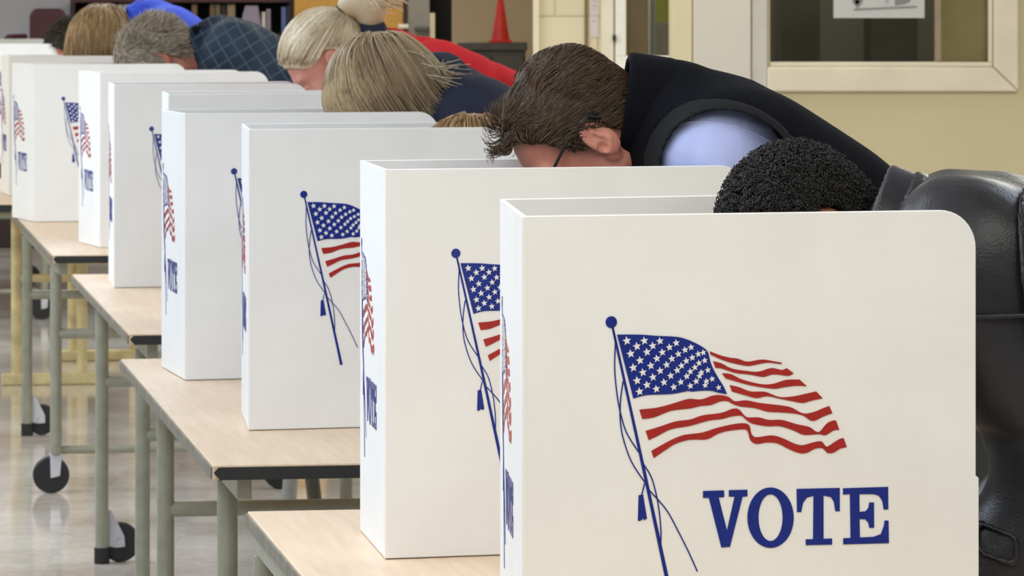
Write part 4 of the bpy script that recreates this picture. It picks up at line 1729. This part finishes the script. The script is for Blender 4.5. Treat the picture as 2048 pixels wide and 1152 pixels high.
groot = empty('glasses', p.base)
groot.parent = p.root
groot.location = (0, 0, 0)
for sy in (1, -1):
    b = MB()
    b.tube([LP(-.036, sy * .0880, .022), LP(-.028, sy * .0915, .038), LP(-.010, sy * .0900, .046), LP(.03, sy * .0900, .044), LP(.09, sy * .080, .034), LP(.112, sy * .066, .026)],
           [.0032, .0032, .0026, .0022, .0024, .0026], 8)
    b.build('temple_arm', M['glasses'], groot, origin=p.base, autosmooth=True)
    b = MB()
    b.tube([LP(.114, sy * (.034 + .026 * math.cos(q)), .010 + .018 * math.sin(q)) for q in np.linspace(0, 2 * math.pi, 24, endpoint=False)], .002, 6, closed=True)
    b.build('rim', M['glasses'], groot, origin=p.base, autosmooth=True)
    b = MB()
    ring = [LP(.114, sy * (.034 + .0255 * math.cos(q)), .010 + .0175 * math.sin(q)) for q in np.linspace(0, 2 * math.pi, 24, endpoint=False)]
    b.add(ring + [r_ + Vector(p.M[:, 0]) * .0012 for r_ in ring], [tuple(range(24)), tuple(reversed(range(24, 48)))] + [(i, (i + 1) % 24, 24 + (i + 1) % 24, 24 + i) for i in range(24)])
    b.build('lens', glass_mat('spectacle_lens', (.95, .96, .96, 1), .06), groot, origin=p.base)
b = MB()
b.tube([LP(.114, .009, .014), LP(.117, 0, .017), LP(.114, -.009, .014)], .0018, 6)
b.build('bridge', M['glasses'], groot, origin=p.base, autosmooth=True)


def eyes(p):
    for sy in (1, -1):
        c = p.O + p.s * (p.M @ np.array((.0855, sy * .031, .010)))
        b = MB()
        b.lathe([(.0118 * math.sin(q), -.0118 * math.cos(q)) for q in np.linspace(.05, math.pi - .05, 10)], tuple(c), 14)
        b.build('eye', M['eye'], p.root, origin=p.base, autosmooth=True)


eyes(p)
P_VEST = p



def seam_simple(p, body, cutfn, lo, hi, r, m, name, off, h):
    tr = Imp()

    def fn(X, Y, Z):
        X, Y, Z = np.broadcast_arrays(X, Y, Z)
        return np.sqrt(cutfn(X, Y, Z) ** 2 + (body.eval(np.stack([X, Y, Z], axis=-1)) - off + .005 * wob(21, 52, 7)(X, Y, Z)) ** 2) - r
    tr.func(fn, 'u', .001, (np.array(lo), np.array(hi)))
    return garment(name, p, tr, m, h, smooth=1)


_c = P_VEST.SH[1]
seam_simple(P_VEST, SHIRT, plane_fn(_c + np.array((0, 0, .016)), (.20, .55, 1)), _c + np.array((-.10, -.12, -.05)), _c + np.array((.10, -.01, .09)), .0026, M['blue_shirt'], 'shoulder_seam', -.001, .0025)

# ------------------------------------------------ person in leather jacket (nearest booth)
Y1 = 5.165
p = make_pose(W(1618, 490, Y1), 48, W(1772, 472, 5.19), (1.0, 5.29, .98), FACE, roll=0, yaw=20, s=.79, sw=.158,
              near=((.655, 5.075, .955), (.46, 5.07, .80)), far=((.70, 5.42, .95), (.56, 5.47, .83)), hunch=.02)
build_person('person', 'person with curly black hair in a black leather jacket, bending into the nearest booth', p, M['skin_brown'], .0065, .0032)
jk = Imp()
torso_prims(jk, p, .044, .08)
for sg in (1, -1):
    arm_prims(jk, p, sg, .040, .07, cut=.96)
nk1 = unit(np.array((-.9, -.1, .35)))
q = p.C + p.t * .25 + p.n * .020
jk.cone(q + p.l * .085, q - p.l * .085, .122, None, .08)
jk.cone(p.C + p.t * .10, p.C + p.t * .02, .112, .076, .05)
jk.plane(p.C + (p.Pel - p.C) * 1.05, p.t, .004)
nkc = unit((-.93, .14, .34))
cbase = np.array(W(1790, 482, 5.18))
jk.plane(cbase + nkc * .004, nkc, .035)
garment('leather_jacket', p, jk, M['leather'], .006, .0080, 30, 14, crease=.0045, cscale=18)


def seam_on(p, body, cutfn, lo, hi, r, m, name, off=0.0, h=.004):
    tr = Imp()

    def fn(X, Y, Z):
        X, Y, Z = np.broadcast_arrays(X, Y, Z)
        P = np.stack([X, Y, Z], axis=-1)
        return np.sqrt(cutfn(X, Y, Z) ** 2 + (body.eval(P) - off + .0080 * wob(14, 30, 7)(X, Y, Z)) ** 2) - r
    tr.func(fn, 'u', .001, (np.array(lo), np.array(hi)))
    return garment(name, p, tr, m, h)


S1 = p.SH[1]
seam_on(p, jk, plane_fn(W(2030, 480, 4.95), (1, -.25, .12)), (.48, 4.80, 1.10), (.78, 5.22, 1.42), .0042, M['leather'], 'shoulder_seam', .001)
seam_on(p, jk, plane_fn(W(2000, 632, 4.95), (-.05, .1, 1)), (.45, 4.80, 1.00), (1.10, 5.22, 1.25), .0042, M['leather'], 'yoke_seam', .001)
collar_ring(p, M['leather'], .076, .036, nk=nkc, base=cbase, th=.012, h=.0045)
collar_ring(p, M['leather'], .080, .003, name='collar_seam', nk=nkc, base=cbase - nkc * -.004, th=.010, h=.0045)
pk = W(2000, 1096, 4.98)
seam_on(p, jk, lambda X, Y, Z: np.sqrt(np.maximum(np.abs(X - pk.x) - .013, 0) ** 2 + np.maximum(np.abs(Z - pk.z + .35 * (X - pk.x)) - .008, 0) ** 2) - .008, (pk.x - .06, 4.8, pk.z - .06), (pk.x + .06, 5.04, pk.z + .06), .004, M['leather'], 'pocket_welt', .002)
trousers_shoes(p, M['jeans'], M['shoe'])
cr = cranium(.004)
LINE1 = (HAIRLINE[0], [-.085, -.07, -.03, .034, .050, .018, .012, .030, .052, .078, .085])
parts = [cap_part(LINE1, infl=.008, h=.004, wr=.004, tint=.1)]
R1 = hair_roots(8000, LINE1, seed=41)


def flow1(P, s, P0, N0, rnd):
    a = rnd[:, 0] * 6.28 + s * (9 + 5 * rnd[:, 1])
    ref = np.stack([rnd[:, 2] - .5, rnd[:, 3] - .5, rnd[:, 4] - .5], axis=1)
    u = np.cross(N0, ref)
    u /= np.linalg.norm(u, axis=1)[:, None] + 1e-9
    v = np.cross(N0, u)
    return N0 * .45 + (u * np.cos(a)[:, None] + v * np.sin(a)[:, None]) * 1.0


S = grow(R1, flow1, .034, 12, lambda s, r: .006 + .004 * r[:, 5] + 0 * s, cr, 6, lambda s, r: .012 + .010 * r[:, 4])
V, Q, t = strand_mesh(S, .0010, .7)
parts.append((V, Q, t))
put_hair(p, parts, hair_mat('black_curly_hair', (10, 9, 9), (48, 44, 42), .5))
eyes(p)
P_LEATH = p

# ------------------------------------------------ tan haired voter at the third booth
p = make_pose(W(955, 372, 8.12), 40, W(1046, 392, 8.23), (.40, 8.28, .98), FACE, roll=0, s=.88,
              near=((.12, 8.10, .96), (-.10, 8.09, .80)), far=((.22, 8.42, .96), (.10, 8.44, .83)))
build_person('person', 'voter with sandy hair at the third booth, only the hair top beside the bowed man', p, M['skin_pale'], .011, .006, detail=False)
simple_top(p, M['dark_green'], label=None)
trousers_shoes(p, M['grey_trousers'], M['shoe_grey'])
cr = cranium(.004)
LONG = (HAIRLINE[0], [-.16, -.12, -.09, -.05, -.03, -.02, -.01, .02, .050, .080, .09])
parts = [cap_part(LONG, infl=.014, h=.005, tint=.4)]
R_ = hair_roots(2600, seed=51)


def flow_down(p, part=.0, back=.0, noise=.25, sc=30):
    gl = p.M.T @ np.array((0, 0, -1.0))

    def fl(P, s, P0, N0, rnd):
        tang = gl[None, :] - N0 * (N0 @ gl)[:, None]
        tang /= np.linalg.norm(tang, axis=1)[:, None] + 1e-6
        w = min(1.0, s * 1.6)
        d = tang * (1 - w) + gl[None, :] * w + np.array((-back, 0, 0))
        return d + noise * fringe_noise(P0, sc, 17) + .12 * (rnd[:, :3] - .5)
    return fl


S = grow(R_, flow_down(p), .12, 8, lambda s, r: .013 + .003 * r[:, 5], cr, 7, lambda s, r: .018 + .004 * s + 0 * r[:, 0])
V, Q, t = strand_mesh(S, .0016)
parts.append((V, Q, t))
put_hair(p, parts, hair_mat('sandy_hair', (104, 74, 42), (186, 150, 104)))

# ------------------------------------------------ wispy long haired woman at the fourth booth
p = make_pose(W(775, 198, 9.16), 50, W(880, 190, 9.27), (.20, 9.33, .97), FACE, roll=0, s=.95, sw=.135,
              near=((-.08, 9.13, .99), (-.30, 9.11, .81)), far=((.02, 9.50, .98), (-.06, 9.54, .83)))
build_person('person', 'woman with long wispy dark blonde hair in a slate navy jacket, at the fourth booth', p, M['skin_pale'], .011, .006, detail=False)
simple_top(p, M['navy_jacket'], .022, collar=M['navy_jacket'], cr=.085)
trousers_shoes(p, M['jeans'], M['shoe_grey'])
cr = cranium(.004)
parts = [cap_part(LONG, infl=.012, h=.005, tint=.35)]
R_ = hair_roots(5200, seed=61)
gl4 = p.M.T @ np.array((0, 0, -1.0))
lt4 = p.M.T @ np.array((1.0, 0, .25))


def flow4(P, s, P0, N0, rnd):
    tang = gl4[None, :] - N0 * (N0 @ gl4)[:, None]
    tang /= np.linalg.norm(tang, axis=1)[:, None] + 1e-6
    w = min(1.0, s * 1.5)
    nz = fringe_noise(P0, 45, 27) * .45 + fringe_noise(P, 22, 37) * .25
    d = tang * (1 - w) + gl4[None, :] * w + nz * (.5 + 1.0 * s) + lt4[None, :] * (.55 * np.clip(.5 - 6 * P0[:, 0], 0, 1))[:, None]
    wind = (rnd[:, 0] < .0)[:, None] * (lt4[None, :] * (1.5 - .5 * s) + N0 * .5)
    return d + wind


S = grow(R_, flow4, .17 + .10 * RNG.uniform(size=len(R_)), 12, lambda s, r: .012 + .006 * r[:, 5] * s, cr, 8,
         lambda s, r: .016 + .010 * s + (.06 if s > .8 else 0.0))
V, Q, t = strand_mesh(S, .0015)
tw = np.repeat(np.clip(.5 + .7 * wob(93, 60)(R_[:, 0], R_[:, 1], R_[:, 2]), 0, 1), S.shape[1] * 3)
parts.append((V, Q, .45 * t + .55 * tw))
put_hair(p, parts, hair_mat('dark_blonde_hair', (84, 62, 40), (226, 198, 156)))
# loose blown wisps running back over the collar
wis = []
for k in range(46):
    r = RNG.uniform(size=8)
    y = 9.14 + .09 * (r[0] - .5)
    p0 = W(790 + 60 * r[1], 100 + 60 * r[2], y)
    p3 = W(855 + 90 * r[3] , 118 + 75 * r[4], y)
    m1 = W(830 + 30 * r[5], 96 + 70 * r[2], y)
    m2 = W(850 + 60 * r[6], 132 + 50 * r[4], y)
    c = []
    for q in np.linspace(0, 1, 12):
        b0, b1, b2, b3 = (1 - q) ** 3, 3 * q * (1 - q) ** 2, 3 * q * q * (1 - q), q ** 3
        c.append(np.array(p0) * b0 + np.array(m1) * b1 + np.array(m2) * b2 + np.array(p3) * b3)
    wis.append(c)
V, Q, t = strand_mesh(np.array(wis), .0016)
fast_mesh('loose_wisps', V, Q, hair_mat('pale_wisps', (150, 130, 98), (222, 208, 178)), p.root, p.base, 0, t)

# ------------------------------------------------ blonde with ponytail and red top at the sixth booth
p = make_pose(W(660, 128, 11.95), 50, W(766, 112, 11.98), (.28, 12.05, 1.07), FACE, roll=0, s=1.02, sw=.17,
              near=((-.30, 11.85, 1.00), (-.50, 11.86, .82)), far=((-.2, 12.25, 1.0), (-.35, 12.25, .83)), hunch=.02)
build_person('person', 'platinum blonde woman with ponytail and red top, bending into the sixth booth', p, M['skin_pale'], .012, .005, detail=True)
simple_top(p, M['red_fleece'], .014, h=.012, name='top')
collar_ring(p, M['navy_jacket'], .078, .05, name='scarf', label='dark navy scarf', base=p.C + np.array((-.01, 0, .015)), th=.022, h=.008)
trousers_shoes(p, M['jeans'], M['shoe'], .014)
cr = cranium(.004)
LINE5 = (HAIRLINE[0], [-.085, -.07, -.03, .030, .054, .050, .040, .040, .052, .078, .085])
parts = [cap_part(LINE5, infl=.006, h=.004, tint=.5)]
tie = np.array((-.128, 0, .062))
R_ = hair_roots(3600, LINE5, seed=71)


def flow5(P, s, P0, N0, rnd):
    d = tie[None, :] - P
    return d + .018 * fringe_noise(P0, 60, 47)


dist = np.linalg.norm(R_ - tie, axis=1)
S = grow(R_, flow5, dist * 1.25, 9, lambda s, r: .0085 + .004 * r[:, 5], cr, 9)
V, Q, t = strand_mesh(S, .0014, .7)
tw = np.repeat(np.clip(.5 + .8 * wob(95, 75)(R_[:, 0], R_[:, 1] * .3, R_[:, 2]), 0, 1), S.shape[1] * 3)
parts.append((V, Q, .4 * t + .6 * tw))
hm5 = hair_mat('platinum_hair', (158, 128, 80), (252, 240, 214))
ho = put_hair(p, parts, hm5)
# ponytail: a full loop of hair beyond the tie
Y5 = 11.95
axp = np.array([W(682, 28, Y5), W(700, 8, Y5), W(726, 2, Y5), W(744, 22, Y5), W(742, 52, Y5)])
axs = np.array([np.array([np.interp(q, np.linspace(0, 1, 5), axp[:, i]) for i in range(3)]) for q in np.linspace(0, 1, 12)])
axs = np.array([axs[max(i - 1, 0):i + 2].mean(axis=0) for i in range(12)])
wds = np.array([.008, .017, .027, .035, .041, .044, .045, .045, .043, .038, .030, .020])
tg = np.gradient(axs, axis=0)
tg /= np.linalg.norm(tg, axis=1)[:, None]
sd = np.array((0, 1.0, 0))
nr = np.cross(tg, sd)
rr = np.random.default_rng(5)
pt = []
for k in range(900):
    a, q = rr.uniform(0, 6.28), .55 + .45 * math.sqrt(rr.uniform())
    tw_ = .5 * math.sin(a * 2)
    pt.append([axs[i] + wds[i] * q * (sd * math.cos(a + tw_ * i / 12) + nr[i] * math.sin(a + tw_ * i / 12)) + rr.normal(size=3) * .0010 for i in range(12)])
for k in range(26):
    d0 = rr.normal(size=3) * .012
    pt.append([axs[6] + nr[6] * .03 + d0 + np.array((.0075 * i, rr.normal() * .001, -.0025 * i + .004 * math.sin(i * .6 + k))) for i in range(12)])
V, Q, t = strand_mesh(np.array(pt), .0015, .8)
core = Imp()
for i in range(11):
    core.cone(axs[i], axs[i + 1], wds[i] * .8, wds[i + 1] * .8, .02)
axg = core.grid(.006)
Vc, Qc = surface_nets(axg, core.sample(axg))
ta = np.repeat(np.clip(.5 + .5 * np.sin(np.array([math.atan2(s_[5][2] - axs[5][2], s_[5][1] - axs[5][1]) for s_ in pt]) * 5), 0, 1), 36)
V, Q, t = join_parts([(V, Q, .15 + .35 * t + .5 * ta), (Vc, Qc, np.full(len(Vc), .35))])
fast_mesh('ponytail', V, Q, hm5, ho, p.base, 0, t)
b = MB()
b.tube([Vector(axs[0] + .017 * (sd * math.cos(q) + nr[0] * math.sin(q))) for q in np.linspace(0, 6.2832, 16, endpoint=False)], .008, 8, closed=True)
b.build('hair_tie', mat('brown_hair_tie', (70, 52, 36), .7), ho, origin=p.base, autosmooth=True)

# ------------------------------------------------ grey haired man in plaid
p = make_pose(W(318, 128, 15.40), 46, W(424, 84, 15.42), (-.55, 15.5, 1.04), FACE, roll=8, s=1.12, sw=.165,
              near=((-1.0, 15.28, 1.0), (-1.15, 15.30, .82)), far=((-.95, 15.72, 1.0), (-1.05, 15.74, .83)), hunch=.0)
build_person('person', 'grey haired man in a dark navy plaid shirt, head down in a far booth', p, M['skin_fair'], .013, .006, detail=True)
simple_top(p, M['plaid'], .030, h=.012, name='shirt', collar=M['navy_fleece'], wr=.003)
trousers_shoes(p, M['olive_trousers'], M['shoe'], .015)
cr = cranium(.004)
LINE6 = (HAIRLINE[0], [-.085, -.07, -.03, .012, .036, -.010, -.006, .030, .052, .074, .082])
parts = [cap_part(LINE6, infl=.012, h=.005, wr=.004, tint=.35)]
R_ = hair_roots(3600, LINE6, seed=81)


def flow6(P, s, P0, N0, rnd):
    return np.array((-.5, 0, -.35)) + N0 * .5 + .9 * fringe_noise(P0, 70, 57) + .7 * (rnd[:, :3] - .5)


S = grow(R_, flow6, .030, 6, lambda s, r: .012 + .007 * r[:, 5] * s, cr, 10)
V, Q, t = strand_mesh(S, .0016)
parts.append((V, Q, t))
put_hair(p, parts, hair_mat('grey_hair', (138, 126, 108), (210, 198, 180), .6))

# ------------------------------------------------ light brown head and blue top
p = make_pose(W(214, 92, 17.25), 50, W(296, 42, 17.28), (-.95, 17.4, 1.06), FACE, roll=5, s=1.08, sw=.165,
              near=((-1.35, 17.12, 1.0), (-1.55, 17.12, .82)), far=((-1.25, 17.55, 1.0), (-1.4, 17.56, .83)), hunch=.0)
build_person('person', 'light brown haired voter in a royal blue top, behind the grey haired man', p, M['skin_fair'], .014, .007, detail=False)
simple_top(p, M['royal_blue'], .022, h=.013, name='top', collar=M['royal_blue'], cr=.085)
trousers_shoes(p, M['grey_trousers'], M['shoe'], .016)
cr = cranium(.004)
parts = [cap_part(LONG, infl=.014, h=.006, tint=.45)]
R_ = hair_roots(2600, seed=91)
S = grow(R_, flow_down(p, noise=.35), .10, 8, lambda s, r: .015 + .004 * r[:, 5], cr, 11)
V, Q, t = strand_mesh(S, .0018)
tw = np.repeat(np.clip((S[:, 0, 0] + .02) * 6 + .3, 0, 1), S.shape[1] * 3)
parts.append((V, Q, .7 * t + .3 * tw))
put_hair(p, parts, hair_mat('light_brown_hair', (104, 80, 50), (214, 180, 132)))

# ------------------------------------------------ dark haired voter farthest away
p = make_pose(W(146, 102, 21.2), 45, W(214, 92, 21.22), (-1.62, 21.3, 1.02), FACE, roll=0, s=1.0,
              near=((-1.85, 21.05, .99), (-2.05, 21.05, .82)), far=((-1.8, 21.5, 1.0), (-1.95, 21.5, .83)))
build_person('person', 'dark haired voter farthest down the row, beside the maroon chair', p, M['skin_fair'], .016, .008, detail=False)
simple_top(p, M['dark_green'], .012, h=.014, name='top')
trousers_shoes(p, M['jeans'], M['shoe'], .018)
cr = cranium(.004)
parts = [cap_part(HAIRLINE, infl=.014, h=.006, wr=.003, tint=.3)]
R_ = hair_roots(1600, seed=101)
S = grow(R_, flow6, .03, 5, lambda s, r: .014 + .006 * r[:, 5] * s, cr, 12)
V, Q, t = strand_mesh(S, .002)
parts.append((V, Q, t))
put_hair(p, parts, hair_mat('very_dark_hair', (38, 34, 26), (84, 76, 58)))
# ---------------------------------------------------------------- light and camera
w = bpy.data.worlds.new('World')
scene.world = w
w.use_nodes = True
bg = w.node_tree.nodes['Background']
bg.inputs['Color'].default_value = (1.0, .965, .91, 1)
bg.inputs['Strength'].default_value = .70


def area(name, loc, sx, sy, power, col):
    l = bpy.data.lights.new(name, 'AREA')
    l.shape = 'RECTANGLE'
    l.size, l.size_y = sx, sy
    l.energy = power
    l.color = col
    o = bpy.data.objects.new(name, l)
    COL.objects.link(o)
    o.location = loc
    return o


warm, cool = (.985, .985, .885), (.73, .85, 1.0)
for (x, y, c, e) in ((-1.5, 2.3, warm, 92), (.5, 2.3, warm, 66), (2.4, 3.6, warm, 80), (-.6, 4.6, (.90, .94, 1.0), 82), (-2.0, 6.4, cool, 190), (2.4, 8.6, cool, 90),  # near-neutral one added to light the front of the second booth
                     (-2.4, 9.6, cool, 125), (-3.1, 12.3, cool, 270), (2.4, 13.4, warm, 320), (-5.2, 16.6, warm, 340), (-1.8, 19.2, cool, 110), (.1, 18.2, warm, 110),  # last one here added to brighten the middle wall and window jambs
                     (-5.0, 25.4, cool, 170), (-1.0, 26.0, warm, 100)):
    area('ceiling_and_fill_lamp', (x, y, CE - .03), 1.2, 2.4, e, c)
area('store_room_fill_light', (1.1, YM + .9, CE - .03), .5, .5, 60, warm)  # unseen fill light added to brighten the brown curtain behind the narrow window
area('office_fill_light', (1.6, YR + 1.0, CE - .03), .5, .5, 34, warm)  # added fill without a fixture, lifts the dark room behind the glass
cam = bpy.data.cameras.new('camera')
cam.sensor_width = 36.0
cam.lens = 36.0 * F / 2048.0
cam.shift_x = 0.0
cam.shift_y = -(576.0 - HY) / 2048.0
cam.clip_end = 200
cam.dof.use_dof = True
cam.dof.focus_distance = 5.6
cam.dof.aperture_fstop = 34.0
co = bpy.data.objects.new('camera', cam)
COL.objects.link(co)
co.location = (0, 0, CAMZ)
co.rotation_euler = (math.radians(90), 0, 0)
scene.camera = co

vs = scene.view_settings
vs.view_transform = 'Standard'
vs.look = 'None'
vs.gamma = 1.0
vs.use_curve_mapping = False
vs.exposure = -1.05
scene.display_settings.display_device = 'sRGB'
